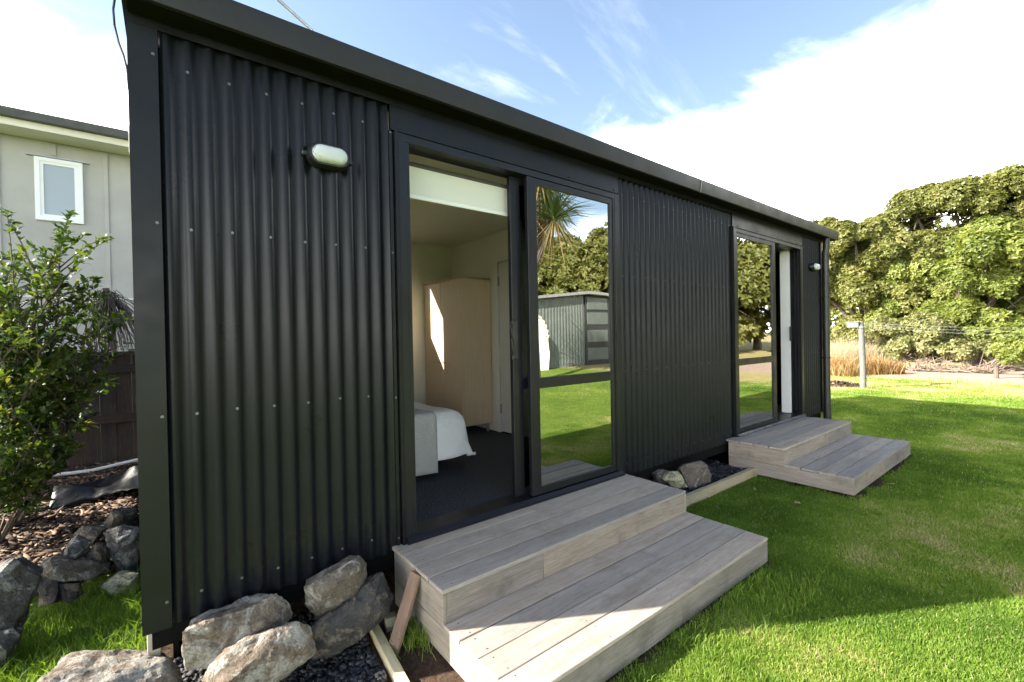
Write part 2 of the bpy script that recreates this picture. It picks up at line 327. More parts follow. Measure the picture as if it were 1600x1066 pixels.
# ------------------------------------------------------------------ ground
def sstep(a, b, x): q = np.clip((x-a)/(b-a), 0, 1); return q*q*(3-2*q)
rng = np.random.default_rng(7)
def vnoise(x, y, s, seed=0):
    """smooth value noise for numpy arrays"""
    r = np.random.default_rng(seed).random((64, 64)); x = x*s; y = y*s
    xi = np.floor(x).astype(int); yi = np.floor(y).astype(int); fx = x-xi; fy = y-yi; fx = fx*fx*(3-2*fx); fy = fy*fy*(3-2*fy)
    g = lambda a, b: r[a % 64, b % 64]
    return (g(xi, yi)*(1-fx)+g(xi+1, yi)*fx)*(1-fy)+(g(xi, yi+1)*(1-fx)+g(xi+1, yi+1)*fx)*fy
def gz(x, y):
    x = np.asarray(x, float); y = np.asarray(y, float)
    h = .018*(vnoise(x, y, .9, 1)-.5)+.012*(vnoise(x, y, 3.1, 2)-.5)
    left = 1-sstep(.55, 1.15, x); h = h-.07*left
    h = h-.045*(1-sstep(-.6, .1, x))*sstep(-.3, .5, y)
    h = h+.13*(1-sstep(-.3, .0, x))*sstep(1.25, 1.75, y)
    far = sstep(14, 60, np.hypot(x, y)); h = h+far*(vnoise(x, y, .05, 3)-.4)*.9
    return h
def lines(segs):
    o = []
    for a, b, n in segs: o += list(np.linspace(a, b, n, endpoint=False))
    return np.array(o+[segs[-1][1]])
gx = lines([(-900, -60, 8), (-60, -8, 10), (-8, -1.5, 16), (-1.5, 8, 130), (8, 16, 60), (16, 40, 40), (40, 120, 12), (120, 1200, 8)])
gy = lines([(-900, -60, 8), (-60, -16, 12), (-16, -3, 40), (-3, 3, 90), (3, 10, 24), (10, 60, 14), (60, 900, 8)])
GX, GY = np.meshgrid(gx, gy, indexing='ij'); GZ = gz(GX, GY)
V = np.stack([GX, GY, GZ], -1).reshape(-1, 3); nx, ny = len(gx), len(gy)
I = (np.arange(nx-1)[:, None]*ny+np.arange(ny-1)[None, :]).ravel()
F = np.stack([I, I+ny, I+ny+1, I+1], 1)
ground = npmesh('ground', V, F, 'lawn', smooth=True); tag(ground, 'mown green lawn running out to dry yellow grass', 'lawn', kind='structure')
def cover(x, y):
    dryf = sstep(11.8, 14.8, x+.1*y)*.85
    soil = np.zeros_like(x)
    for a, b in ((1.01, 3.07), (4.82, 6.9)):
        dx = np.maximum(np.maximum(a-x, x-b), 0); dy = np.maximum(np.maximum(-1.15-y, y-.4), 0); d = np.hypot(dx, dy)
        soil = np.maximum(soil, (1-sstep(-.03, .15, d))*(.45+.75*vnoise(x, y, 6., 11)))
    soil = np.maximum(soil, (1-sstep(.95, 1.3, x))*sstep(-.95, -.6, y)*sstep(-.1, .1, x)*.9)
    soil = np.maximum(soil, sstep(-.1, .05, y)*(1-sstep(3.1, 3.3, y))*sstep(-.12, 0, x)*(1-sstep(7.7, 7.8, x)))
    bare = sstep(16.2, 18.2, x)*(1-sstep(23, 25, x))*(1-sstep(3.0, 5, y))*.9
    return dryf, soil, bare
cd, cs, cb = cover(V[:, 0], V[:, 1])
ca = ground.data.color_attributes.new('cover', 'FLOAT_COLOR', 'POINT')
ca.data.foreach_set('color', np.stack([cd, cs, cb, np.ones_like(cd)], 1).astype(np.float32).ravel())

def blades(name, X, Y, h, wd, mat, lab, cat, kind='stuff', lean=.55, seed=1, tint=None, z0=None, parent=None):
    r = np.random.default_rng(seed); n = len(X); Z = (gz(X, Y) if z0 is None else z0)-.004
    an = r.random(n)*2*np.pi; h = h*(.55+.75*r.random(n)); wd = wd*(.7+.6*r.random(n))
    la = r.random(n)*2*np.pi; le = lean*h*(.25+r.random(n))
    dx, dy = np.cos(an)*wd*.5, np.sin(an)*wd*.5; lx, ly = np.cos(la)*le, np.sin(la)*le
    P = np.stack([np.stack([X-dx, Y-dy, Z], 1), np.stack([X+dx, Y+dy, Z], 1),
                  np.stack([X+dx*.8+lx*.4, Y+dy*.8+ly*.4, Z+h*.62], 1), np.stack([X-dx*.8+lx*.4, Y-dy*.8+ly*.4, Z+h*.62], 1),
                  np.stack([X+lx, Y+ly, Z+h*(1-.12*r.random(n))], 1)], 1).reshape(-1, 3)
    b = np.arange(n)*5
    T = np.concatenate([np.stack([b, b+1, b+2], 1), np.stack([b, b+2, b+3], 1), np.stack([b+3, b+2, b+4], 1)])
    if tint is None: tint = r.random(n)
    o = npmesh(name, P, T, mat, parent=parent, attr=np.repeat(tint, 5))
    if lab: tag(o, lab, cat, kind=kind)
    return o
def lawn_pts(x0, x1, y0, y1, dens, seed):
    r = np.random.default_rng(seed); n = int((x1-x0)*(y1-y0)*dens); X = x0+(x1-x0)*r.random(n); Y = y0+(y1-y0)*r.random(n)
    d, s, b = cover(X, Y); edge = ((X > 3.0) & (X < 4.9) & (Y > -.275)) | ((X > .2) & (X < 7.75) & (Y > -.02) & (Y < 3.2))
    keep = (r.random(n) > s*1.15) & (r.random(n) > b) & ~edge
    return X[keep], Y[keep]
XS, YS = [], []
for i, a in enumerate(((1.0, 3.4, -2.7, -1.12, 42000), (3.07, 5.2, -2.7, -.27, 30000), (5.2, 7.6, -2.9, -.5, 16000), (6.87, 9.6, -2.9, 2.0, 9000), (9.6, 13, -3.2, 3.0, 5000), (13, 18.5, -3.5, 5, 1200), (3, 13, -8, -2.8, 700))):
    a_, b_ = lawn_pts(*a, 20+i); XS.append(a_); YS.append(b_)
X = np.concatenate(XS); Y = np.concatenate(YS)
dist = np.hypot(X-CAM[0], Y-CAM[1])
pat = vnoise(X, Y, 1.3, 5)*.5+vnoise(X, Y, 4.0, 6)*.3+vnoise(X, Y, 11., 8)*.2
tint = np.clip(pat*1.5-.36+.55*(rng.random(len(X))-.42)+.55*cover(X, Y)[0], 0, 1); tint = np.where(rng.random(len(X)) < .035, .93+.07*rng.random(len(X)), tint)
blades('lawn_grass', X, Y, .019+.0014*dist, .0017+.0008*dist, 'grass_blade', 'short green mown grass covering the lawn', 'grass', seed=3, tint=tint)
# longer unmown grass: left of the cabin corner, and along the foot of the near steps
r0 = np.random.default_rng(12)
n = 5200; X = -.95+.9*r0.random(n); Y = .12+1.35*r0.random(n); k = (Y < 1.25+.25*vnoise(X, Y, 5, 3)) & (X < -.06); X, Y = X[k], Y[k]
blades('long_grass', X, Y, .11, .004, 'grass_blade', 'longer uncut grass behind the rocks beside the cabin corner', 'grass', lean=.8, seed=5, tint=np.clip(.0+.5*r0.random(len(X))+(.25*(vnoise(X, Y, 6, 4) > .72)), 0, 1))
n = 2600; X = 1.2+2.0*r0.random(n); Y = -1.15-.02-.30*r0.random(n)**1.6; k = vnoise(X, Y, 4, 9) > .35
blades('step_edge_grass', X[k], Y[k], .062, .0035, 'grass_blade', 'taller grass tufts along the foot of the near timber steps', 'grass', lean=.7, seed=6, tint=np.clip(.2+.6*r0.random(k.sum()), 0, 1))

# ------------------------------------------------------------------ the cabin
XL, XR, YB = -.07, 7.70, 3.12
cabin = empty('cabin', (3.8, 1.5, 0), 'long black corrugated steel cabin with a gutter and two sliding glass doors', 'cabin')
PI = .0762
def corrugated(x0, x1, z0, z1, phase, y=0.0, depth=.0108, step=8):
    n = max(2, int(round((x1-x0)/PI*step))); xs = np.linspace(x0, x1, n+1)
    ys = y-depth*np.cos((xs-phase)/PI*2*np.pi)           # crests towards -Y
    vs = []; fs = []
    for i in range(n+1): vs += [(xs[i], ys[i], z0), (xs[i], ys[i], z1), (xs[i], ys[i]+.0012, z0), (xs[i], ys[i]+.0012, z1)]
    for i in range(n):
        b = i*4; fs += [(b, b+4, b+5, b+1), (b+2, b+3, b+7, b+6), (b, b+2, b+6, b+4), (b+1, b+5, b+7, b+3)]
    fs += [(0, 1, 3, 2), (n*4, n*4+2, n*4+3, n*4+1)]
    q = MB(); q.v = vs; q.f = fs; return q
WALLS = ((.004, 1.035, .13), (3.03, 4.975, 3.085), (6.95, 7.64, 3.085))
for a, b, ph in WALLS:
    s = corrugated(a, b, .292, 2.805, ph).build('cladding_sheet', 'black_steel', cabin, smooth=True, fix=False)
# screws: hex head on a washer, on every second crest
def screw(mb, x, y, z, r=.0046):
    for rr, y0, y1, sg in ((r*1.35, y, y-.0018, 10), (r*.78, y-.0016, y-.0062, 6)):
        mb.add([(x+rr*math.cos(2*math.pi*k/sg), yy, z+rr*math.sin(2*math.pi*k/sg)) for yy in (y0, y1) for k in range(sg)],
               [tuple(range(sg, 2*sg))]+[(k, (k+1) % sg, sg+(k+1) % sg, sg+k) for k in range(sg)])
rr_ = random.Random(4)
mb = MB()
for (x0, n, a, b) in ((.13, 7, .06, 1.02), (3.085, 13, 3.04, 4.96), (3.085+.1524*26, 5, 6.98, 7.6)):
    for z in (2.663, 1.981, 1.181, .40):
        for i in range(n):
            x = x0+.1524*i
            if a < x < b: screw(mb, x+rr_.uniform(-.003, .003), -.0106, z+rr_.uniform(-.004, .004))
for z in (2.69, 1.99, 1.18, .40): screw(mb, .012, -.0225, z)
for z in (2.64, 1.97, 1.16, .37): screw(mb, 1.042, -.0225, z)
o = mb.build('cladding_screw_heads', 'screw_steel', cabin); tag(o, kind='stuff')
mb = MB()
for x in (1.09, 1.55, 2.0, 2.45, 2.97, 5.1, 5.6, 6.15, 6.8): screw(mb, x, -.0215, 2.678, .005)
o = mb.build('flashing_screw_heads', 'gutter_steel', cabin); tag(o, kind='stuff')
def prt(name, mat, *boxes, parent=None, c=None, smooth=False):
    q = MB()
    for b in boxes: (q.cbox(*b, c) if c else q.box(*b))
    return q.build(name, mat, parent or cabin, smooth)
# corner flashings (folded L), left and right
MB().prism([(XL, -.022), (.028, -.022), (.028, -.0205), (.0295, -.004), (.027, -.004), (.026, -.0195), (XL+.002, -.0195), (XL+.002, .172), (XL, .172)], 'z', .288, 2.818).build('corner_flashing', 'black_flashing', cabin)
MB().prism([(7.645, -.022), (XR, -.022), (XR, .172), (XR-.002, .172), (XR-.002, -.0195), (7.645, -.0195)], 'z', .288, 2.80).build('corner_flashing', 'black_flashing', cabin)
# end and back walls
prt('end_wall', 'black_steel', (XL+.004, XL+.05, .165, YB, .29, 3.10))
prt('end_wall', 'black_steel', (XR-.05, XR-.004, .165, YB, .29, 3.10))
BW = (1.58, 2.40, 1.75, 2.57)
prt('back_wall', 'black_steel', (XL, BW[0], YB-.12, YB, .29, 3.2), (BW[1], XR, YB-.12, YB, .29, 3.2), (BW[0], BW[1], YB-.12, YB, .29, BW[2]), (BW[0], BW[1], YB-.12, YB, BW[3], 3.2))
# wall framing behind the cladding (keeps the rooms dark-tight)
prt('wall_lining', 'cream_wall', (XL+.05, 1.06, .03, .11, .34, 2.78), (3.035, 5.0, .03, .11, .34, 2.78), (6.955, XR-.05, .03, .11, .34, 2.78), (1.06, 3.035, .03, .11, 2.655, 2.78), (5.0, 6.955, .03, .11, 2.655, 2.78))
for a, b in ((XL+.012, 1.03), (3.036, 4.96), (6.96, XR-.012)): prt('building_wrap', 'dark_void', (a, b, .0185, .0265, .30, 2.80))
prt('ceiling', 'cream_wall', (XL+.05, XR-.05, .111, YB-.121, 2.74, 2.79))
prt('partition_wall', 'cream_wall', (3.187, 3.29, .112, 1.10, .345, 2.739), (3.187, 3.29, 1.94, YB-.121, .345, 2.739), (3.187, 3.29, 1.10, 1.94, 2.40, 2.739))
prt('partition_wall', 'cream_wall', (4.4, 4.5, .112, YB-.121, .345, 2.739))
prt('inner_back_wall', 'cream_wall', (XL+.05, BW[0], YB-.15, YB-.121, .345, 2.739), (BW[1], 7.6, YB-.15, YB-.121, .345, 2.739), (BW[0], BW[1], YB-.15, YB-.121, .345, BW[2]), (BW[0], BW[1], YB-.15, YB-.121, BW[3], 2.739))
prt('inner_end_wall', 'cream_wall', (XL+.051, XL+.075, .112, YB-.151, .345, 2.739))
prt('floor_frame', 'dark_void', (XL+.03, XR-.03, .012, YB-.02, .20, .33))
prt('carpet', 'carpet', (XL+.05, 3.18, .105, YB-.13, .331, .352))
prt('vinyl_floor', 'dark_tube', (3.3, XR-.06, .105, YB-.13, .331, .347))
# boards added to keep sun out of the dark crawl space; piles
prt('crawl_sun_blocker', 'dark_void', (XL+.04, XR-.04, YB-.06, YB-.03, -.15, .20))
prt('crawl_sun_blocker', 'dark_void', (XL+.10, XL+.125, .35, YB-.06, -.15, .20))
prt('crawl_sun_blocker', 'dark_void', (XR-.2, XR-.17, .35, YB-.06, -.15, .20))
prt('crawl_sun_blocker', 'dark_void', (.35, XR-.2, .50, .53, -.15, .20))
prt('pile', 'pine', (-.058, -.012, .03, .075, -.12, .288), c=.003)
prt('pile', 'pine_old', (7.55, 7.62, .2, .27, -.1, .2))
# top flashing strip, gutter, roof
MB().prism([(-.0235, 2.795), (-.0235, 2.845), (.0, 2.845), (.0, 2.842), (-.021, 2.842), (-.021, 2.795)], 'x', XL-.002, XR).build('top_flashing', 'black_flashing', cabin)
gp = [(-.03, 2.9), (-.03, 2.842), (-.135, 2.838), (-.142, 2.842), (-.157, 2.945), (-.157, 2.955), (-.150, 2.958), (-.145, 2.952), (-.1465, 2.945), (-.1335, 2.8445), (-.034, 2.8465), (-.034, 2.9)]
gut = MB().prism(gp, 'x', -.068, 7.97).build('gutter', 'gutter_steel', cabin, True)
prt('eave_shade_strip', 'dark_void', (-.064, 7.96, -.134, -.0005, 2.8325, 2.8365)); prt('eave_shade_strip', 'dark_void', (-.064, 7.96, -.0285, .0, 2.8465, 2.90))  # near-black strips painting in the eave shadow under and behind the gutter
for x in (-.068, 7.967): prt('gutter_end_cap', 'gutter_steel', (x-.002, x+.004, -.150, -.028, 2.836, 2.95), parent=gut)
MB().prism([(-.1365, 2.834), (-.1455, 2.838), (-.1605, 2.946), (-.1605, 2.96), (-.158, 2.96), (-.158, 2.947), (-.143, 2.840), (-.1355, 2.837)], 'x', 4.10, 4.106).build('joint_clip', 'steel_grey', gut)
q = MB(); sl = math.tan(R_(5.5)); n = 104
xs = np.linspace(-.072, 7.95, n*6+1); zs = .0085*np.cos(np.arange(len(xs))/6*2*np.pi)
vs = []; fs = []
for i, x in enumerate(xs): vs += [(x, -.075, 2.955+zs[i]), (x, YB+.15, 2.955+zs[i]+(YB+.22)*sl), (x, -.075, 2.952+zs[i]), (x, YB+.15, 2.952+zs[i]+(YB+.22)*sl)]
for i in range(len(xs)-1): b = i*4; fs += [(b, b+4, b+5, b+1), (b+2, b+3, b+7, b+6), (b, b+2, b+6, b+4), (b+1, b+5, b+7, b+3)]
q.v = vs; q.f = fs; q.build('roof', 'roof_dark', cabin, True, fix=False)
for x0, x1 in ((-.082, -.066), (7.915, 7.955)):
    MB().prism([(-.08, 2.85), (-.08, 2.985), (YB+.16, 2.985+(YB+.24)*sl), (YB+.16, 2.85+(YB+.24)*sl)], 'x', x0, x1).build('barge_flashing', 'black_flashing', cabin)
prt('roof_frame', 'dark_void', (XL+.01, 7.90, .0, YB, 2.846, 2.94))
MB().prism([(.0, 2.94), (YB, 2.94), (YB, 2.94+YB*sl)], 'x', XL+.01, 7.90).build('roof_frame', 'dark_void', cabin)
# downpipe with brackets and an elbow into the gutter
dp = MB().tube([(7.67, -.085, 2.845), (7.67, -.085, 2.70), (7.67, -.072, 2.62), (7.67, -.072, .21)], .044, 16).build('downpipe', 'black_plastic', cabin, True)
MB().tube([(7.67, -.072, .30), (7.67, -.072, .17)], .05, 16).build('socket', 'black_plastic', dp, True)
MB().tube([(7.67, -.072, .2), (7.67, -.072, -.1)], .043, 16).build('lower_pipe', 'black_plastic', dp, True)
for z in (1.97, 1.09): MB().tube([(7.67, -.072, z), (7.67, -.072, z+.022)], .049, 16).build('bracket', 'black_flashing', dp, True); prt('bracket', 'black_flashing', (7.61, 7.69, -.06, -.022, z, z+.022), parent=dp)
# dark cable hanging from the left eave, thin aerial mast on the roof
MB().tube([(-.09, .05, 2.97), (-.106, .055, 2.92), (-.113, .06, 2.87), (-.111, .07, 2.81), (-.10, .085, 2.75), (-.086, .1, 2.71), (-.076, .11, 2.66), (-.073, .12, 2.58)], .0045, 6).build('cable', 'black_plastic', cabin, True)
MB().tube([at(489, 50, 'y', 1.0)+np.array([.12, 0, -.55]), at(487, 47, 'y', 1.0), at(435, 0, 'y', 1.0), at(395, -38, 'y', 1.0)], .011, 8).build('aerial_stay', 'steel_grey', cabin, True)

# ---- sliding doors
def slider(x0, x1, xm, fixed_left, z0=.332, z1=2.652):
    """frame x0..x1; xm = meeting line; fixed light on one side, open leaf stacked behind it"""
    q = MB()
    q.cbox(x0, x0+.045, -.03, .11, z0, z1, .002); q.cbox(x1-.045, x1, -.03, .11, z0, z1, .002)
    q.box(x0+.045, x1-.045, -.028, .108, z1-.045, z1-.001); 
    q.prism([(-.055, z0-.006), (-.055, z0+.012), (-.03, z0+.03), (.108, z0+.036), (.108, z0-.006)], 'x', x0+.002, x1-.002)
    # ribs of the jamb tracks
    for s, e in ((x0+.045, 1), (x1-.045, -1)):
        for k, yy in enumerate((-.026, .012, .05)): q.box(min(s, s+e*.022), max(s, s+e*.022), yy, yy+.01, z0+.036, z1-.046)
    fr = q.build('sliding_door', 'door_aluminium', cabin)
    # outer reveal flashing
    prt('jamb_flashing', 'black_flashing', (x0-.022, x0-.001, -.034, .02, z0-.02, z1+.0), parent=fr)
    prt('jamb_flashing', 'black_flashing', (x1+.001, x1+.018, -.026, .02, z0-.02, z1+.0), parent=fr)
    fx0, fx1 = (x0+.068, xm) if fixed_left else (xm, x1-.068)
    zb, zt = z0+.037, z1-.047
    def leaf(a, b, ya, yb, name, st=.055, st_l=None, st_r=None):
        sl_, sr_ = st_l or st, st_r or st; q = MB()
        q.cbox(a, a+sl_, ya, yb, zb, zt, .002); q.cbox(b-sr_, b, ya, yb, zb, zt, .002)
        q.box(a+sl_, b-sr_, ya+.001, yb-.001, zt-.045, zt-.001); q.box(a+sl_, b-sr_, ya+.001, yb-.001, zb+.001, zb+.05); q.box(a+sl_, b-sr_, ya+.002, yb-.002, 1.118, 1.192)
        lf = q.build(name, 'door_aluminium', fr)
        g = MB(); ym = (ya+yb)/2
        for (za, zz) in ((zb+.045, 1.122), (1.188, zt-.04)): g.box(a+sl_-.006, b-sr_+.006, ym-.003, ym+.003, za, zz)
        g.build('pane', 'glass', fr)
    if fixed_left: leaf(fx0, fx1, -.022, .012, 'fixed_leaf', .03, .022, .085); leaf(fx0+.14, fx1+.10, .045, .08, 'sliding_leaf', .06)
    else: leaf(fx0, fx1, -.022, .012, 'fixed_leaf', .03, .085, .03); leaf(fx0-.10, fx1-.12, .045, .08, 'sliding_leaf', .06, .085, .06)
    return fr
d1 = slider(1.085, 3.012, 2.035, False)
d2 = slider(5.0, 6.935, 6.075, True)
# handle of the open leaf, seen edge-on at its leading stile
hx = 1.937
q = MB(); q.cbox(hx-.018, hx+.03, .026, .046, 1.33, 1.60, .005); q.build('handle', 'black_plastic', d1)
MB().tube([(hx-.03, .030, 1.36), (hx-.045, .0, 1.39), (hx-.045, -.008, 1.47), (hx-.045, 0, 1.55), (hx-.03, .030, 1.58)], .010, 8).build('handle', 'black_plastic', d1, True)
q = MB(); q.cbox(6.82, 6.845, .085, .105, 1.36, 1.56, .004); q.build('latch', 'black_plastic', d2)
# white timber liner inside the second door, plus the head/jamb liners of the first
prt('jamb_liner', 'white_paint', (6.865, 6.89, .112, .23, .36, 2.62), parent=d2)
prt('jamb_liner', 'white_paint', (1.10, 1.13, .112, .16, .36, 2.62), parent=d1)
# head flashings over the doors
for a, b in ((1.045, 3.026), (4.98, 6.952)):
    MB().prism([(-.0205, 2.80), (-.0205, 2.662), (-.036, 2.655), (-.036, 2.652), (.0, 2.656), (.0, 2.80)], 'x', a, b).build('head_flashing', 'black_flashing', cabin)
# J flashing at the cladding edges beside the doors
for x in (1.036, 3.014, 4.962, 6.938): prt('edge_flashing', 'black_flashing', (x, x+.018, -.0195, .02, .30, 2.656))
# interior door in the partition
idr = prt('interior_door', 'off_white_door', (3.195, 3.235, 1.115, 1.90, .365, 2.375))
prt('door_casing', 'white_paint', (3.172, 3.1865, 1.905, 1.965, .352, 2.43), (3.172, 3.1865, 1.06, 1.115, .352, 2.43), (3.172, 3.1865, 1.115, 1.905, 2.378, 2.43), parent=idr)
for z in (.58, 2.10): prt('hinge', 'steel_grey', (3.176, 3.194, 1.889, 1.904, z, z+.11), parent=idr)
prt('skirting', 'white_paint', (3.172, 3.186, .13, 1.058, .352, .42))
# back window frame (where the sun enters)
prt('back_window', 'door_aluminium', (BW[0], BW[0]+.03, YB-.13, YB-.02, BW[2], BW[3]), (BW[1]-.03, BW[1], YB-.13, YB-.02, BW[2], BW[3]), (BW[0]+.03, BW[1]-.03, YB-.13, YB-.02, BW[2], BW[2]+.02), (BW[0]+.03, BW[1]-.03, YB-.13, YB-.02, BW[3]-.02, BW[3]))

# ------------------------------------------------------------------ things in and on the cabin
def stadium(cx, cz, w_, h_, n=8):
    r = h_/2; pts = []
    for k in range(n+1): a = -math.pi/2+math.pi*k/n; pts.append((cx+w_/2-r+r*math.cos(a), cz+r*math.sin(a)))
    for k in range(n+1): a = math.pi/2+math.pi*k/n; pts.append((cx-w_/2+r+r*math.cos(a), cz+r*math.sin(a)))
    return pts
def loft(rings):
    q = MB(); n = len(rings[0][0]); vs = []; fs = []
    for pts, y in rings: vs += [(p[0], y, p[1]) for p in pts]
    for i in range(len(rings)-1):
        for k in range(n): fs.append((i*n+k, i*n+(k+1) % n, (i+1)*n+(k+1) % n, (i+1)*n+k))
    fs.append(tuple((len(rings)-1)*n+k for k in range(n))); fs.append(tuple(range(n))[::-1]); q.add(vs, fs); return q
def bulkhead(x, z, lab):
    e = empty('bulkhead_light', (x, -.01, z), lab, 'wall light', 'oval bulkhead lights on the cabin wall')
    S = lambda w_, h_: stadium(x, z, w_, h_)
    loft([(S(.205, .115), -.006), (S(.212, .122), -.02), (S(.205, .116), -.05), (S(.19, .10), -.066), (S(.172, .086), -.067)]).build('housing', 'black_plastic', e, True)
    loft([(S(.172, .086), -.060), (S(.168, .082), -.078), (S(.155, .070), -.090), (S(.12, .045), -.096)]).build('lens', 'lamp_lens', e, True)
    for s in (-1, 1): MB().cbox(x+s*.112-.012, x+s*.112+.012, -.035, -.008, z-.012, z+.012, .004).build('lug', 'black_plastic', e)
bulkhead(.703, 2.418, 'oval bulkhead light with ribbed white lens on the wide corrugated panel by the corner flashing')
bulkhead(7.33, 2.40, 'oval bulkhead light on the narrow panel next to the downpipe')
# roller blind
rb = empty('roller_blind', (1.6, .15, 2.55), 'white roller blind drawn up under the head of the open sliding door', 'blind')
MB().tube([(1.14, .165, 2.545), (2.98, .165, 2.545)], .038, 14).build('tube', 'dark_tube', rb, True)
MB().box(1.15, 2.97, .128, .1295, 2.365, 2.545).build('fabric', 'blind_fabric', rb)
MB().cbox(1.15, 2.97, .122, .135, 2.345, 2.372, .004).build('bottom_bar', 'white_paint', rb)
# wardrobe: doors towards -X, side towards the entrance
wx0, wx1, wy0, wy1, wz0, wz1 = 2.74, 3.165, 2.044, 2.955, .45, 2.2
wd = empty('wardrobe', (2.95, 2.5, .352), 'pale birch two door wardrobe standing in the bedroom corner', 'wardrobe')
MB().cbox(wx0+.02, wx1, wy0, wy1, wz0, wz1-.02, .002).build('carcass', 'birch', wd)
MB().cbox(wx0-.006, wx1+.004, wy0-.006, wy1+.004, wz1-.0195, wz1+.004, .002).build('top_panel', 'birch_edge', wd)
ym = 2.515
for a, b, hy in ((wy0+.002, ym-.004, ym-.05), (ym+.004, wy1-.002, ym+.05)):
    dr = MB().cbox(wx0, wx0+.0195, a, b, wz0+.002, wz1-.022, .002).build('door', 'birch', wd)
    s = -1 if hy < ym else 1
    MB().cbox(wx0-.025, wx0-.013, min(hy, hy+s*.15), max(hy, hy+s*.15), 1.183, 1.194, .002).build('handle', 'steel_grey', dr)
    for k in (.01, .13): MB().box(wx0-.014, wx0+.001, hy+s*k-.004, hy+s*k+.004, 1.184, 1.193).build('handle_post', 'steel_grey', dr)
for x in (wx0+.03, wx1-.05):
    for y in (wy0+.03, wy1-.06): MB().tube([(x, y, .351), (x, y, .451)], .018, 10).build('leg', 'steel_grey', wd)
# bed, foot towards the wardrobe
bx0, bx1, by0, by1, bz = .06, 2.02, .96, 2.35, .86
bed = empty('bed', (1.0, 1.65, .352), 'bed with white duvet and grey woven bedspread hanging to the carpet', 'bed')
MB().cbox(bx0, bx1-.05, by0+.05, by1-.05, .44, .60, .01).build('base', 'dark_tube', bed)
for x in (.2, 1.8):
    for y in (by0+.15, by1-.15): MB().tube([(x, y, .351), (x, y, .45)], .025, 10).build('leg', 'dark_tube', bed)
MB().cbox(bx0, bx1-.04, by0+.04, by1-.04, .60, .80, .03).build('mattress', 'white_paint', bed)
def drape(x0, x1, y0, y1, zt, drop_front, drop_end, flare, wav, name, mat, seed, nx=56, ny=48, th=.012):
    """cloth over the bed: top sheet, falling at the front (y0) and, if drop_end, at the foot (x1)"""
    vs = []; rn = random.Random(seed); ph = [rn.uniform(0, 6) for _ in range(6)]
    Lf = drop_front; Le = drop_end
    for i in range(nx+1):
        u = i/nx*(x1-x0+Le)
        for j in range(ny+1):
            v = j/ny*(y1-y0+Lf)
            ex = max(0, u-(x1-x0)); fy = max(0, v-(y1-y0))
            x = x0+min(u, x1-x0); y = y1-min(v, y1-y0)
            rnd = .06
            def fold(d, r=rnd):
                if d <= 0: return 0., 0.
                a = min(d/r, math.pi/2); return r*math.sin(a), (r*(1-math.cos(a)) if d < r*math.pi/2 else r+(d-r*math.pi/2))
            ox, dzx = fold(ex); oy, dzy = fold(fy)
            dz = max(dzx, dzy) if not (ex > 0 and fy > 0) else min(math.hypot(dzx, dzy), max(Lf, Le)-.03)
            x += ox+dzx*flare; y -= oy+dzy*flare
            wv_ = wav*math.sin(u*13+ph[0]+math.sin(v*4+ph[1]))*min(1, fy*3)+wav*math.sin(v*14+ph[2])*min(1, ex*3)
            puff = .012*math.sin(u*7+ph[3])*math.sin(v*8+ph[4])
            if fy > 0: y -= wv_
            if ex > 0: x += wv_
            vs.append((x, y, max(zt-dz+puff, .362)))
    fs = [(i*(ny+1)+j, (i+1)*(ny+1)+j, (i+1)*(ny+1)+j+1, i*(ny+1)+j+1) for i in range(nx) for j in range(ny)]
    q = MB(); q.v = vs; q.f = fs; o = q.build(name, mat, bed, True)
    md = o.modifiers.new('thick', 'SOLIDIFY'); md.thickness = th; md.offset = 1; return o
drape(bx0+.3, bx1-.04, by0+.02, by1, .835, .37, .40, .16, .014, 'duvet', 'duvet', 3, th=.025)
drape(bx0+.1, 1.76, by0-.045, by1+.02, .873, .50, .0, .03, .006, 'bedspread', 'bedspread', 5)
# bits of the second room glimpsed through its door
kb = empty('kitchen_unit', (6.3, 2.0, .347), 'white cupboard with brown timber shelves inside the second doorway', 'cupboard')
MB().cbox(6.6, 7.58, 1.35, 1.95, .347, 1.25, .004).build('cupboard', 'white_paint', kb)
for z in (1.255, .70, 1.95): MB().cbox(6.55, 7.58, 1.30, 1.96, z, z+.045, .004).build('shelf', 'brass_brown', kb)
for z in (1.6,): MB().cbox(6.58, 7.58, 1.6, 1.95, z, z+.07, .004).build('rail', 'dark_tube', kb)
MB().cbox(7.3, 7.58, 1.3, 1.97, 1.3, 2.6, .004).build('side_panel', 'white_paint', kb)

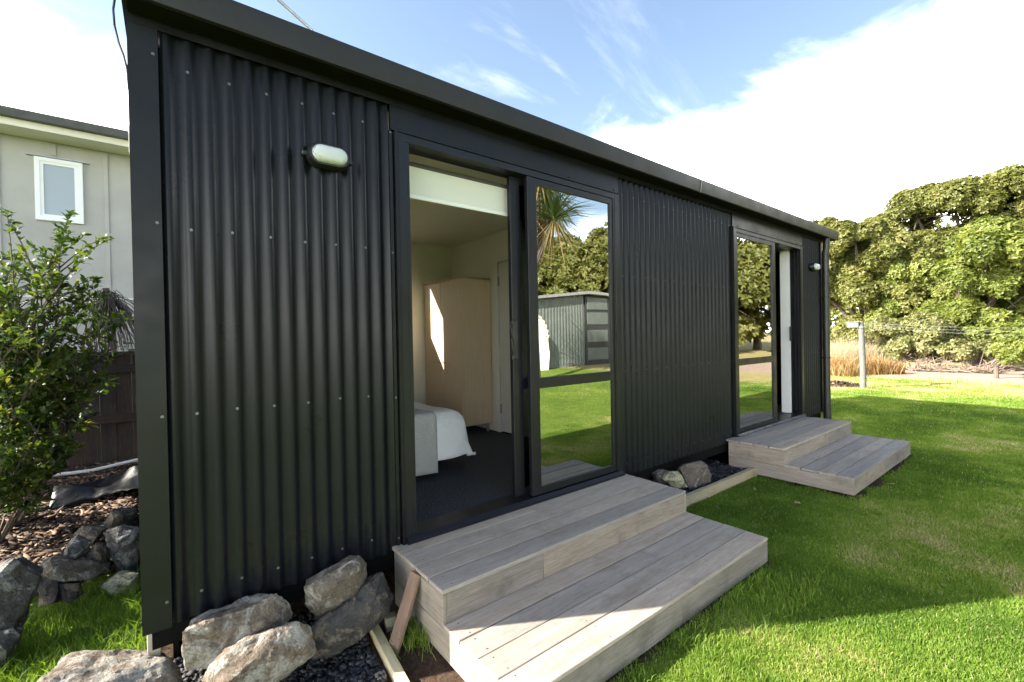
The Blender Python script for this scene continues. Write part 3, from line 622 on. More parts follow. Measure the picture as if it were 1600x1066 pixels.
# ------------------------------------------------------------------ timber steps
def board(parent, name, mat, x0, x1, y0, y1, z0, z1, along='x', c=.003):
    """a board as its own object; its local X runs along the grain"""
    cx, cy, cz = (x0+x1)/2, (y0+y1)/2, (z0+z1)/2; hx_, hy_, hz_ = (x1-x0)/2, (y1-y0)/2, (z1-z0)/2
    if along == 'y': hx_, hy_ = hy_, hx_
    q = MB(); q.cbox(-hx_, hx_, -hy_, hy_, -hz_, hz_, c)
    o = q.build(name, mat, parent); o.location = (cx, cy, cz)
    if along == 'y': o.rotation_euler = (0, 0, math.pi/2)
    return o
rs = random.Random(21)
def steps(x0, x1, zt, lab, joints):
    e = empty('timber_steps', ((x0+x1)/2, -.575, -.05), lab, 'steps', 'weathered timber steps in front of the glass doors')
    zl = zt-.155; j = lambda: rs.uniform(-.0015, .0015)
    def rowb(k, y1, z):
        y0 = y1-.1365
        cuts = [x0]+[x0+c for kk, c in joints if kk == k]+[x1]
        for a, b in zip(cuts[:-1], cuts[1:]):
            board(e, 'tread_board', 'deck_wood', a+(0 if a == x0 else .0012), b-(0 if b == x1 else .0012), y0, y1, z-.02+j(), z+j())
    for k in range(4): rowb(k, -.004-k*.1455, zt)
    yf = -.004-4*.1455+.005                                            # front of the upper step
    for k in range(4): rowb(4+k, yf+(.001 if k == 0 else -.004)-k*.1405, zl)
    yl = yf-.004-3*.1405-.1365
    # risers (front), two lengths each; side boards
    for (yy, za, zb, cut) in ((yf, zl-.018, zt-.0205, joints[-2][1]), (yl, zl-.155, zl-.0205, joints[-1][1])):
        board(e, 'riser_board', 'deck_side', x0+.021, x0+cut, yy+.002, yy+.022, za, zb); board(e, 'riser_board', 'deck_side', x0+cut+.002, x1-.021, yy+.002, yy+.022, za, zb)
    for s in (x0, x1-.02):
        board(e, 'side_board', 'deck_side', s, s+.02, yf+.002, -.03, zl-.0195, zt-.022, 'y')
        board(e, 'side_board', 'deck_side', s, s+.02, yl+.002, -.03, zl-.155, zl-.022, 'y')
    for xx in (x0+.25, (x0+x1)/2, x1-.25):
        board(e, 'bearer', 'pine_old', xx-.022, xx+.022, yf+.03, -.04, -.14, zt-.022, 'y'); board(e, 'bearer', 'pine_old', xx-.022, xx+.022, yl+.06, yf+.02, -.12, zl-.0215, 'y')
    q = MB()
    for k in range(8):
        z = (zt if k < 4 else zl)+.0016; yc = (-.004-k*.1455-.07) if k < 4 else (yf-.004-(k-4)*.1405-.07)
        for xx in np.arange(x0+.06, x1, .47):
            for dy in (-.042, .042):
                px, py = xx+rs.uniform(-.006, .006), yc+dy+rs.uniform(-.005, .005)
                q.add([(px+.0042*math.cos(a), py+.0042*math.sin(a), z) for a in np.arange(6)*math.pi/3], [tuple(range(6))])
    tag(q.build('nail_heads', 'dark_tube', e, fix=False), kind='stuff')
    return e
steps(1.01, 3.05, .325, 'weathered grey timber steps below the bedroom door, a plank leaning on their side', [(2, 1.10), (5, 1.28), (0, .95), (99, .62), (99, 1.05)])
steps(4.80, 6.86, .338, 'weathered grey timber steps below the far door near the downpipe', [(1, 1.3), (6, .8), (99, 1.25), (99, 1.0)])
# plank leaning on the near steps
a = Vector((.838, -.34, -.085)); b = Vector((1.0, -.325, .305)); dv = (b-a).normalized()
q = MB(); q.cbox(-.215, .215, -.036, .036, -.010, .010, .003); o = q.build('leaning_plank', 'plank_brown'); tag(o, 'short brown board leaning against the side of the timber steps', 'plank')
side = Vector((.25, -1, 0)).normalized(); side = (side-dv*side.dot(dv)).normalized(); nn = dv.cross(side)
o.matrix_world = Matrix(((dv.x, side.x, nn.x, (a.x+b.x)/2), (dv.y, side.y, nn.y, (a.y+b.y)/2), (dv.z, side.z, nn.z, (a.z+b.z)/2), (0, 0, 0, 1)))
# pine edging boards
e = empty('edging_board', (.83, -.35, -.1), 'new pale pine edging board beside the gravel and rocks', 'edging')
def obox(name, mat, parent, p0, p1, wdt, z0, z1):
    p0, p1 = Vector((*p0, 0)), Vector((*p1, 0)); d = (p1-p0); Ln = d.length; q = MB(); q.cbox(-Ln/2, Ln/2, -wdt/2, wdt/2, -(z1-z0)/2, (z1-z0)/2, .003)
    o = q.build(name, mat, parent); o.location = ((p0.x+p1.x)/2, (p0.y+p1.y)/2, (z0+z1)/2); o.rotation_euler = (0, 0, math.atan2(d.y, d.x)); return o
obox('board', 'pine', e, (.855, -.10), (.795, -.75), .045, -.13, .012)
obox('peg', 'pine_old', e, (.74, -.44), (.785, -.445), .045, -.2, -.02)
obox('peg', 'pine_old', e, (.90, -.16), (.95, -.17), .05, -.2, .05)
e = empty('edging_board', (3.9, -.28, 0), 'weathered pine edging boards holding dark gravel between the two steps', 'edging')
obox('board', 'pine_old', e, (3.03, -.285), (3.86, -.285), .045, -.12, .098)
obox('board', 'pine_old', e, (3.863, -.285), (4.84, -.285), .045, -.12, .094)

# ------------------------------------------------------------------ stones
def rock(outline, yc, th, mat, label, seed, rough=.025, group='rocks piled round the cabin base', front=.62, name='rock', lean=0.):
    pts = [at(x, y, 'y', yc) for x, y in outline]
    c = sum(pts)/len(pts); size = max(np.linalg.norm(p-c) for p in pts); P = []
    rn = random.Random(seed)
    for p in pts:
        P.append(Vector(p)+Vector((0, rn.uniform(-.15, .15)*th, 0)))
        # front facet towards -Y, back facet towards +Y
        f = front*rn.uniform(.8, 1.15); q = c+(p-c)*f; rn.random() < .62 and P.append(Vector((q[0], yc-th*rn.uniform(.5, .85), q[2]+lean)))
        q = c+(p-c)*.8; P.append(Vector((q[0], yc+th*rn.uniform(.8, 1.1), q[2])))
    bm = bmesh.new()
    for p in P: bm.verts.new(p)
    r = bmesh.ops.convex_hull(bm, input=bm.verts[:])
    junk = list({g for g in r['geom_interior']+r['geom_unused'] if isinstance(g, bmesh.types.BMVert)})
    bmesh.ops.delete(bm, geom=junk, context='VERTS')
    bmesh.ops.triangulate(bm, faces=bm.faces[:])
    for it in range(6):
        lim = max(.014, size*.085)
        ed = [q for q in bm.edges if q.calc_length() > lim]
        if not ed: break
        bmesh.ops.subdivide_edges(bm, edges=ed, cuts=1); bmesh.ops.triangulate(bm, faces=bm.faces[:])
    bmesh.ops.smooth_vert(bm, verts=bm.verts[:], factor=.03, use_axis_x=True, use_axis_y=True, use_axis_z=True)
    bm.normal_update(); off = Vector((seed*3.1, seed*1.7, seed*.9)); base = Vector((c[0], c[1], min(p.z for p in P)))
    for v in bm.verts:
        p = v.co; n = mnoise.fractal(p*3.2/max(.15, size*1.6)+off, .8, 2.2, 6)*.5+mnoise.noise(p*34+off)*.07+mnoise.noise(p*90+off)*.07
        v.co = p+v.normal*n*rough*min(1.6, size/.16)
    for v in bm.verts: v.co -= base
    me = bpy.data.meshes.new(name); bm.to_mesh(me); bm.free()
    o = bpy.data.objects.new(name, me); o.location = base; COL.objects.link(o); me.materials.append(M[mat])
    me.polygons.foreach_set('use_smooth', [True]*len(me.polygons))
    try: me.set_sharp_from_angle(angle=R_(28))
    except Exception: pass
    return tag(o, label, 'rock', group)
rock([(283,985),(345,962),(395,942),(432,930),(452,943),(456,968),(420,996),(370,1022),(330,1042),(290,1047),(282,1020)], -.14, .10, 'rock_pale', 'long pale lichened rock lying against the cladding by the corner flashing', 1, lean=-.02)
rock([(325,1045),(375,1008),(465,976),(486,984),(492,1014),(455,1050),(420,1072),(400,1095),(330,1100),(314,1066)], -.29, .10, 'rock_pale', 'pale brown rock beside the gravel, under the long lichened rock', 2)
rock([(476,918),(520,890),(562,867),(573,880),(576,930),(560,950),(510,981),(495,970),(477,945)], -.15, .09, 'rock_brown', 'tilted brown block of stone on top of the pile by the steps', 3, rough=.016)
rock([(484,988),(500,976),(560,950),(578,915),(598,897),(619,937),(600,966),(545,1012),(502,1034),(488,1026)], -.235, .085, 'rock_dark', 'dark flat rock with tan patches, carrying the tilted block', 4)
rock([(60,1066),(120,1046),(200,1034),(262,1030),(286,1044),(292,1080),(250,1110),(60,1112)], -.03, .13, 'rock_pale', 'pale rock in front of the pine pile at the cabin corner', 5)
rock([(-30,892),(20,876),(62,905),(54,930),(28,986),(-30,992)], 1.02, .17, 'rock_grey', 'large grey white rock at the edge of the long grass', 6)
rock([(-30,985),(18,984),(32,992),(10,1052),(-30,1066)], .86, .12, 'rock_grey', 'grey rock below the large grey white one', 7)
rock([(58,886),(78,874),(130,876),(172,886),(172,894),(122,914),(96,910),(60,897)], 1.42, .14, 'rock_brown', 'flat brown slab topped with smaller stones beside the bark mulch', 8)
rock([(97,870),(104,851),(120,838),(143,848),(135,866),(118,876)], 1.52, .09, 'rock_grey', 'small pale grey stone on the flat brown slab', 9)
rock([(127,881),(150,849),(170,856),(173,882)], 1.50, .08, 'rock_dark', 'small black wedge of stone next to the pale grey one', 10)
rock([(163,832),(184,825),(222,826),(224,897),(186,897),(171,872)], 1.52, .12, 'rock_grey', 'upright grey boulder between the slab and the cabin corner', 11)
rock([(158,822),(174,799),(206,794),(214,800),(202,826),(166,828)], 1.92, .10, 'rock_dark', 'angular dark stone at the top of the pile by the black plastic', 12)
rock([(112,838),(130,822),(166,824),(152,852),(122,850)], 1.78, .09, 'rock_brown', 'brown stone at the edge of the bark mulch', 13)
rock([(158,916),(184,898),(216,896),(222,926),(172,932)], 1.30, .09, 'rock_lichen', 'low stone with yellow lichen half sunk in the grass', 14)
rock([(58,908),(88,902),(98,918),(94,940),(58,950)], 1.30, .09, 'rock_dark', 'dark stone under the flat brown slab at its outer end', 15)
rock([(94,914),(124,912),(130,930),(112,940),(92,938)], 1.28, .07, 'rock_dark', 'small dark stone under the middle of the flat brown slab', 16)
rock([(1078,766),(1063,732),(1075,724),(1084,727),(1094,720),(1103,726),(1111,742),(1106,756),(1092,768)], -.17, .07, 'rock_pink', 'brown notched rock on the gravel between the two steps', 17, rough=.012)
rock([(1045,737),(1060,735),(1068,744),(1073,764),(1057,764),(1038,750)], -.13, .06, 'rock_lichen', 'rock crusted with pale yellow lichen between the two steps', 18, rough=.014)
rock([(1024,741),(1036,733),(1047,736),(1046,756),(1028,756)], -.06, .06, 'rock_dark', 'dark grey rock behind the lichen crusted one', 19, rough=.012)
# gravel: angular chips
def chips(name, X, Y, Z, s, mat, label, cat, seed, flat=.55, elong=1.0, parent=None):
    r = np.random.default_rng(seed); n = len(X); base = np.array([(1, 0, 0), (-1, 0, 0), (0, 1, 0), (0, -1, 0), (0, 0, 1), (0, 0, -1)], float)
    Fq = np.array([(0, 2, 4), (2, 1, 4), (1, 3, 4), (3, 0, 4), (2, 0, 5), (1, 2, 5), (3, 1, 5), (0, 3, 5)])
    P = base[None]*(.6+.8*r.random((n, 6, 1)))*np.array([elong, 1/elong**.5, flat])+(r.random((n, 6, 3))-.5)*.6*np.array([1, 1/elong**.5, flat])
    P *= (s*(.6+.8*r.random(n)))[:, None, None]
    a, b = r.random(n)*2*np.pi, (r.random(n)-.5)*1.1
    x, y, z = P[..., 0], P[..., 1], P[..., 2]; cb, sb = np.cos(b)[:, None], np.sin(b)[:, None]; x, z = x*cb-z*sb, x*sb+z*cb
    ca_, sa_ = np.cos(a)[:, None], np.sin(a)[:, None]; x, y = x*ca_-y*sa_, x*sa_+y*ca_
    V = np.stack([x+X[:, None], y+Y[:, None], z+Z[:, None]], -1).reshape(-1, 3); F = (np.arange(n)[:, None, None]*6+Fq[None]).reshape(-1, 3)
    return tag(npmesh(name, V, F, mat, attr=np.repeat(r.random(n)**1.3, 6), parent=parent), label, cat, kind='stuff')
r1 = np.random.default_rng(31)
n = 5200; X = -.02+.84*r1.random(n); Y = -.62+.95*r1.random(n); k = X < .80-.05*(-Y); X, Y = X[k], Y[k]
chips('gravel', X, Y, gz(X, Y)+.004+.035*r1.random(len(X))*(.4+.6*vnoise(X, Y, 7, 2)), .0145, 'gravel', 'dark crushed stone chips under the rocks by the cabin corner', 'gravel', 3)
n = 5200; X = 3.02+1.85*r1.random(n); Y = -.262+.74*r1.random(n)
chips('gravel', X, Y, .022+.045*r1.random(n), .0145, 'gravel', 'dark crushed stone chips behind the edging boards between the steps', 'gravel', 4)
q = MB(); q.box(3.0, 4.86, -.262, .5, -.06, .018); tag(q.build('gravel_base', 'dark_void'), kind='structure')
# bark mulch bank
gxm = np.linspace(-4.2, -.1, 60); gym = np.linspace(1.35, 5.0, 60); A, B = np.meshgrid(gxm, gym, indexing='ij')
Zm = gz(A, B)+.02+.06*vnoise(A, B, 2.2, 5)-.10*(1-sstep(1.35, 1.7, B))
Vm = np.stack([A, B, Zm], -1).reshape(-1, 3); I = (np.arange(59)[:, None]*60+np.arange(59)[None]).ravel()
tag(npmesh('mulch_bed', Vm, np.stack([I, I+60, I+61, I+1], 1), 'mulch_soil', smooth=True), kind='structure')
n = 9000; X = -2.3+2.2*r1.random(n); Y = 1.5+3.3*r1.random(n)
chips('bark_mulch', X, Y, gz(X, Y)+.025+.06*vnoise(X, Y, 2.2, 5)+.012*r1.random(n), .026, 'bark', 'brown bark chips mulching the bank below the paling fence', 'mulch', 8, flat=.3, elong=1.9)

# ------------------------------------------------------------------ left: fence, shrub, house next door
FY = 4.8
fence = empty('paling_fence', (-1.5, FY, 0), 'dark brown timber paling fence with a capping rail behind the shrub', 'fence')
xx = 1.2; i = 0; rf = random.Random(9)
while xx > -5.5:
    wq = rf.uniform(.142, .155)
    o = board(fence, 'paling', 'fence_wood', -.70, .70, -wq/2, wq/2, -.009, .009, 'x', .003)
    o.location = (xx-wq/2, FY+rf.uniform(-.004, .004), .66); o.rotation_euler = (R_(90), R_(-90)+rf.uniform(-.006, .006), 0); o.rotation_euler = Matrix(((0, -1, 0), (0, 0, -1), (1, 0, 0))).to_euler()
    xx -= wq+rf.uniform(.0005, .003)
for z in (.60, 1.2): board(fence, 'rail', 'fence_wood', -5.5, 1.2, FY-.055, FY-.011, z-.05, z+.05)
board(fence, 'capping', 'fence_wood', -5.5, 1.2, FY-.07, FY+.05, 1.362, 1.402)
for x in (-4.3, -2.0, .2): board(fence, 'post', 'fence_wood', x-.05, x+.05, FY+.012, FY+.11, -.2, 1.34)
MB().tube([at(60, 745, 'y', 4.3), at(140, 736, 'y', 4.3), at(213, 719, 'y', 4.3), at(290, 702, 'y', 4.3)], .018, 10).build('waste_pipe', 'pipe_white', None, True)
tag(bpy.data.objects['waste_pipe'], 'thin white plastic pipe running along the foot of the fence', 'pipe')
# crumpled black plastic on the mulch
n = 26; vs = []; p0 = at(110, 762, 'y', 3.6); 
for i in range(n+1):
    for j in range(13):
        u, v = i/n, j/12; x = -.78+.95*u; y = 3.0+.75*v+.1*math.sin(u*5)
        z = float(gz(x, y))+.06+.13*(.5+.5*math.sin(u*9+v*3.3))*math.sin(v*math.pi)+.05*mnoise.noise(Vector((u*9, v*6, 1)))+.08*u
        vs.append((x, y, z))
q = MB(); q.v = vs; q.f = [(i*13+j, (i+1)*13+j, (i+1)*13+j+1, i*13+j+1) for i in range(n) for j in range(12)]
o = q.build('plastic_sheet', 'plastic_sheet', None, True); tag(o, 'crumpled black plastic sheet lying on the bark mulch', 'plastic sheet'); md = o.modifiers.new('thick', 'SOLIDIFY'); md.thickness = .003
# leaves helper
def leaves(P, D, Nn, ln, wd, tint, fold=.25):
    """quad-pair leaves: base P, direction D, normal Nn, length ln, width wd -> verts (n*6), tris"""
    n = len(P); D = D/np.linalg.norm(D, axis=1, keepdims=True); S = np.cross(D, Nn); S /= np.linalg.norm(S, axis=1, keepdims=True)+1e-9; U = np.cross(S, D)
    ln = ln[:, None]; wd = wd[:, None]
    b = P; t_ = P+D*ln-U*ln*.12; m1 = P+D*ln*.4; m2 = P+D*ln*.72-U*ln*.03
    V = np.stack([b, m1+S*wd*.5+U*wd*fold, m2+S*wd*.42+U*wd*fold, t_, m2-S*wd*.42+U*wd*fold, m1-S*wd*.5+U*wd*fold], 1).reshape(-1, 3)
    k = np.arange(n)[:, None]*6
    F = np.concatenate([k+np.array([[0, 1, 5]]), k+np.array([[1, 2, 4]]), k+np.array([[1, 4, 5]]), k+np.array([[2, 3, 4]])])
    return V, F, np.repeat(tint, 6)
def unit(v): return v/(np.linalg.norm(v, axis=1, keepdims=True)+1e-9)
def shrub(name, label, cat, base, tips, nsub, nleaf, ll, mat, seed, group=None, stem=.02):
    """branching shrub: stems from the base through random limbs to tips; leaves along the outer twigs"""
    r = np.random.default_rng(seed); e = empty(name, tuple(base), label, cat, group); q = MB(); base = np.array(base, float); ends = []
    for tp in tips:
        tp = np.array(tp, float); mid = base*.45+tp*.55+(r.random(3)-.5)*.25*np.linalg.norm(tp-base)*np.array([1, 1, .3])
        pts = [(1-u)**2*base+2*u*(1-u)*mid+u*u*tp for u in np.linspace(0, 1, 8)]
        q.tube([Vector(p) for p in pts], [stem*(1-.8*k/7) for k in range(8)], 6)
        Ls = np.linalg.norm(tp-base)
        for s_ in range(nsub):
            u = .35+.65*r.random(); i = min(6, int(u*7)); p = np.array(pts[i])+(np.array(pts[i+1])-np.array(pts[i]))*(u*7-i)
            d = unit(((r.random(3)-.5)*np.array([2, 2, 1.3])+np.array([0, 0, .35])+(tp-base)/Ls*.5)[None])[0]*Ls*(.10+.16*r.random())
            t2 = p+d; md_ = p+d*.5+np.array([0, 0, .03]); q.tube([Vector(p), Vector(md_), Vector(t2)], [stem*.28, stem*.2, stem*.1], 4); ends.append((p, md_, t2))
    q.build('trunk', 'tree_bark', e, True)
    Ea = np.array(ends); n = len(Ea)*nleaf; k = np.repeat(np.arange(len(Ea)), nleaf); u = .25+.8*r.random(n)
    A, B, C = Ea[k, 0], Ea[k, 1], Ea[k, 2]; P = np.where(u[:, None] < .5, A+(B-A)*u[:, None]*2, B+(C-B)*(u[:, None]*2-1))
    ax = unit(C-A); rd = unit(r.normal(size=(n, 3))); D = unit(ax*.7+rd*.9+np.array([0, 0, .05])); Nn = unit(r.normal(size=(n, 3))*.45+np.array([0, 0, 1.0]))
    cl = r.random(len(Ea))[k]
    V, F, T = leaves(P, D, Nn, ll*(.6+.7*r.random(n)), ll*.40*(.7+.5*r.random(n)), np.clip(.55*cl+.45*r.random(n), 0, 1))
    npmesh('crown', V, F, mat, e, T); return e
tips = [at(*p, 'y', yy) for p, yy in (((20,425),3.0),((60,430),2.7),((92,400),2.9),((85,455),2.6),((40,485),2.4),((0,460),2.7),((-40,450),2.9),((-60,530),2.6),((15,545),2.3),((60,545),2.35),((-30,410),3.2),((30,470),3.2),((-90,470),3.0),((5,610),2.2),((45,605),2.2))]
shrub('garden_shrub', 'tall glossy green shrub with yellowish tips in front of the paling fence', 'shrub', (-1.25, 3.0, .02), tips, 22, 26, .066, 'leaf_shrub', 4, stem=.022)
tips = [at(*p, 'y', yy) for p, yy in (((135,512),2.9),((158,520),2.8),((176,530),2.75),((150,545),2.7),((120,560),2.6),((100,590),2.55),((85,620),2.5))]
shrub('garden_shrub', 'lower spreading green shrub with pale new leaves beside the dry fronds', 'shrub', (-.95, 2.9, .02), tips, 13, 15, .075, 'leaf_shrub', 5, stem=.014)
tips = [at(*p, 'y', yy) for p, yy in (((10,660),2.1),((60,670),2.05),((95,690),2.1),((105,720),2.1),((40,710),1.95),((-20,690),2.0),((75,735),2.0),((0,740),1.9),((-60,700),2.1),((50,640),2.3))]
shrub('garden_shrub', 'dark fine leaved bush low down over the bark mulch', 'shrub', (-.95, 2.35, .02), tips, 18, 18, .055, 'leaf_shrub', 6, stem=.010)
tips = [(-2.9+dx, 2.3+dy, z) for dx, dy, z in ((-.6, 0, 1.6), (.5, .1, 1.7), (0, .5, 2.0), (0, -.5, 1.5), (.6, -.4, 1.2), (-.5, .5, 1.9), (.3, .3, 2.1), (-.2, -.2, 2.0), (.7, .2, .9), (.5, -.6, .8), (-.6, -.5, 1.1), (.1, .0, 1.4))]
shrub('garden_shrub', 'bushy green shrub standing beyond the grey rocks and shading the long grass', 'shrub', (-2.9, 2.3, .02), tips, 20, 24, .085, 'leaf_shrub', 7, stem=.02)
# dry fronds hanging behind the fence
e = empty('dry_fronds', (-.42, 5.15, 1.0), 'bunch of dry brown fronds drooping over the fence top', 'dry fronds')
ap = at(165, 452, 'y', 5.15); q = MB(); rn = random.Random(8)
for k in range(150):
    ex_, ey = rn.gauss(.16, .22), rn.uniform(-.3, .3); Lz = rn.uniform(.3, .95)
    j_ = rn.uniform(-.05, .07), rn.uniform(0, .16); pts = [Vector(ap)+Vector((j_[0]+ex_*u**.8*1.1+.03*math.sin(u*4+k), ey*u, -j_[1]-.03*math.sin(u*3)-Lz*u**1.35)) for u in (0, .2, .45, .7, 1)]
    q.tube(pts, [.004, .005, .005, .004, .002], 3)
q.build('frond_strips', 'dry_frond', e, fix=False)
MB().tube([Vector(ap)+Vector((0, .05, .02)), Vector(ap)+Vector((.05, .12, -.6)), (ap[0]+.08, 5.3, 0)], .035, 8).build('stalk', 'dry_frond', e)
# neighbouring house
HY = 7.8
hs = empty('neighbour_house', (-4, HY+3, 0), 'two storey beige board and batten house beyond the fence', 'house')
MB().box(-12, 1.5, HY+.05, HY+7, -.2, 4.80).build('wall', 'house_board', hs)
edges = [-12]+[-1.93-.62*k for k in range(15, 0, -1)]+[-1.93, -1.31, -.69, -.07, .55, 1.5]
bat = [x for x in edges[1:-1]]
wa, wb, wza, wzb = -1.53, -.975, 3.49, 4.49
for a, b in zip(edges[:-1], edges[1:]):
    MB().box(a+.004, b-.004, HY+.03, HY+.0505, 2.285, 4.76).build('wall_panel', 'house_board', hs); MB().box(a+.004, b-.004, HY+.03, HY+.0505, -.1, 2.265).build('wall_panel', 'house_board', hs)
for x in bat:
    for za, zb in (((-.1, 2.26), (2.29, 4.75)) if not wa-.03 < x < wb+.03 else ((-.1, 2.26), (2.29, wza-.06), (wzb+.06, 4.75))): MB().cbox(x-.028, x+.028, HY+.008, HY+.031, za, zb, .003).build('batten', 'house_board', hs)
MB().box(-12, 1.5, HY+.02, HY+.031, 2.262, 2.288).build('joint_flashing', 'soffit_cream', hs)
wn = MB(); 
for b in ((wa, wa+.06, wza, wzb), (wb-.06, wb, wza, wzb), (wa+.06, wb-.06, wza, wza+.06), (wa+.06, wb-.06, wzb-.06, wzb)): wn.box(b[0], b[1], HY-.025, HY+.0295, b[2], b[3])
wo = wn.build('window', 'white_upvc', hs); MB().box(wa+.06, wb-.06, HY+.005, HY+.02, wza+.06, wzb-.06).build('pane', 'frosted_pane', wo)
sb = MB()
for b in ((wa+.06, wa+.10, wza+.06, wzb-.06), (wb-.10, wb-.06, wza+.06, wzb-.06), (wa+.1, wb-.1, wza+.06, wza+.1), (wa+.1, wb-.1, wzb-.1, wzb-.06)): sb.box(b[0], b[1], HY-.012, HY+.004, b[2], b[3])
sb.build('sash', 'white_upvc', wo); MB().box(wa-.09, wb+.08, HY-.03, HY+.0295, wzb+.012, wzb+.028).build('head_flashing', 'steel_grey', wo)
MB().box(-12, 1.5, HY-.45, HY+.03, 4.765, 4.785).build('soffit', 'soffit_cream', hs)
MB().box(-12, 1.6, HY-.47, HY-.452, 4.755, 4.93).build('fascia', 'soffit_cream', hs)
MB().prism([(HY-.472, 4.86), (HY-.58, 4.86), (HY-.60, 4.97), (HY-.585, 4.98), (HY-.472, 4.90)], 'x', -12.1, -.30).build('gutter', 'roof_dark', hs)
MB().prism([(HY-.55, 4.985), (HY+3.5, 5.6), (HY+7.5, 5.0), (HY+7.5, 4.9), (HY+3.5, 5.5), (HY-.45, 4.935)], 'x', -12.2, 1.6).build('roof', 'roof_dark', hs)
MB().cbox(-.36, -.29, HY-.63, HY-.46, 4.62, 5.06, .01).build('downpipe_head', 'soffit_cream', hs)

# ------------------------------------------------------------------ right: trees, post, wires
def crown_mesh(lobes, n, size, seed, sub=16, up=.35, per=5, subr=(.24, .42)):
    """lobes (x,y,z,r) -> rosettes of leaves on the outer side of many sub-clumps"""
    r = np.random.default_rng(seed); Lb = np.array(lobes, float); subs = []
    for x, y, z, rad in Lb:
        d = unit(r.normal(size=(sub, 3))); d[:, 2] = np.where(d[:, 2] < -.35, -d[:, 2], d[:, 2]); d = unit(d)
        rr = rad*(subr[0]+(subr[1]-subr[0])*r.random(sub)); c = np.array([x, y, z])+d*(rad*(.62+.25*r.random(sub)))[:, None]*np.array([1, 1, .85])
        subs.append(np.concatenate([c, rr[:, None]], 1))
    S = np.concatenate(subs); wts = S[:, 3]**2; k = r.choice(len(S), n, p=wts/wts.sum())
    d = unit(r.normal(size=(n, 3))+np.array([0, 0, .35])); P = S[k, :3]+d*(S[k, 3]*(.72+.36*r.random(n)))[:, None]
    keep = np.ones(n, bool)
    for q in Lb:                                                    # drop what lies deep inside
        keep &= np.linalg.norm((P-q[:3])/np.array([1, 1, .9]), axis=1) > q[3]*.55
    P, d, k = P[keep], d[keep], k[keep]; n = len(P)
    Nn = unit(d+np.array([0, 0, up])+r.normal(size=(n, 3))*.35)
    a = unit(np.cross(Nn, r.normal(size=(n, 3)))); b = np.cross(Nn, a); PP, DD, NN, TT = [], [], [], []
    ct = r.random(len(S))[k]
    for j in range(per):
        an = 2*np.pi*j/per+r.random(n)*.8; t_ = a*np.cos(an)[:, None]+b*np.sin(an)[:, None]
        DD.append(unit(t_*.85+Nn*(.25+.4*r.random(n))[:, None])); PP.append(P); NN.append(Nn); TT.append(np.clip(.5*ct+.5*r.random(n), 0, 1))
    P, D, Nn, T = map(np.concatenate, (PP, DD, NN, TT)); m_ = len(P)
    return leaves(P, D, Nn, size*(.6+.7*r.random(m_)), size*.42*(.7+.6*r.random(m_)), T, .15)
def tree(name, label, base, lobes, n, size, mat, seed, group=None, cat='tree', trunk=.22, **kw):
    base = np.array(base, float); e = empty(name, tuple(base), label, cat, group); q = MB(); rn = random.Random(seed)
    fork = base+np.array([0, 0, min(.9+.3*rn.random(), .6*min(l[2] for l in lobes))])
    q.tube([base+np.array([0, 0, -.1]), base+np.array([.03, 0, .4]), fork], [trunk, trunk*.85, trunk*.7], 8)
    for x, y, z, rad in lobes:
        c = np.array([x, y, z]); m_ = fork*.5+c*.5+np.array([rn.uniform(-.3, .3), rn.uniform(-.3, .3), .1])
        q.tube([fork, m_, c], [trunk*.5, trunk*.32, trunk*.14], 6)
        for j in range(6):
            dd = Vector((rn.gauss(0, 1), rn.gauss(0, 1), rn.gauss(.3, .8))).normalized()*rad*.8; q.tube([Vector(c), Vector(c)+dd*.5+Vector((0, 0, .05)), Vector(c)+dd], [trunk*.13, trunk*.08, trunk*.03], 4)
    q.build('trunk', 'tree_bark', e, True)
    V, F, T = crown_mesh(lobes, n, size, seed, **kw); npmesh('crown', V, F, mat, e, T); return e
def LB(X, *ls):
    """lobes measured in the photo: (px, py, radius_px) on the plane x=X"""
    o = []
    for px, py, rp in ls:
        p = at(px, py, 'x', X); dep = float(np.dot(p-CAM, CF)); o.append((X+random.Random(px*7+py).uniform(-.8, .8), p[1], p[2], rp*dep/FPX))
    return o
G1 = 'trees along the far side of the lawn'
tA = tree('spreading_tree', 'largest olive green tree, its domed crown highest above the others', (28.5, 1.0, 0), LB(28, (1560,322,58), (1495,332,52), (1440,345,50), (1620,318,55), (1690,330,60), (1400,372,44), (1540,390,60), (1470,410,55), (1640,400,60), (1750,370,60)), 46000, .155, 'leaf_olive', 41, G1, trunk=.35)
tree('spreading_tree', 'rounded olive green tree right behind the end of the cabin', (25, 3.5, 0), LB(25, (1345,385,42), (1310,420,48), (1360,430,45), (1390,405,42), (1330,470,50), (1400,470,40), (1290,380,34), (1270,440,45), (1335,525,35)), 38000, .14, 'leaf_olive', 42, G1, trunk=.28)
tree('spreading_tree', 'bright green tree with dense bulging crown in front of the largest one', (23.5, .0, 0), LB(23.2, (1545,405,55), (1600,395,60), (1500,440,38), (1560,460,48), (1625,450,60), (1680,420,60), (1590,500,40), (1510,492,30), (1470,505,36), (1550,520,34), (1600,525,34)), 38000, .14, 'leaf_bright', 43, G1, trunk=.25)
tree('spreading_tree', 'mid green tree filling the gap between the rounded and the bright tree', (25.2, 1.8, 0), LB(25.4, (1430,440,46), (1465,470,44), (1410,500,40), (1450,510,40), (1490,500,40)), 24000, .14, 'leaf_bright', 44, G1, trunk=.2)
tree('sprawling_shrub', 'grey green twiggy shrub sprawling low in front of the trees', (21.5, 1.8, 0), LB(21.6, (1440,520,32), (1405,530,26), (1470,535,28), (1385,515,22), (1430,548,22), (1395,553,18), (1470,556,20), (1500,552,20), (1535,550,20)), 12000, .13, 'leaf_grey', 45, None, 'shrub', .08)
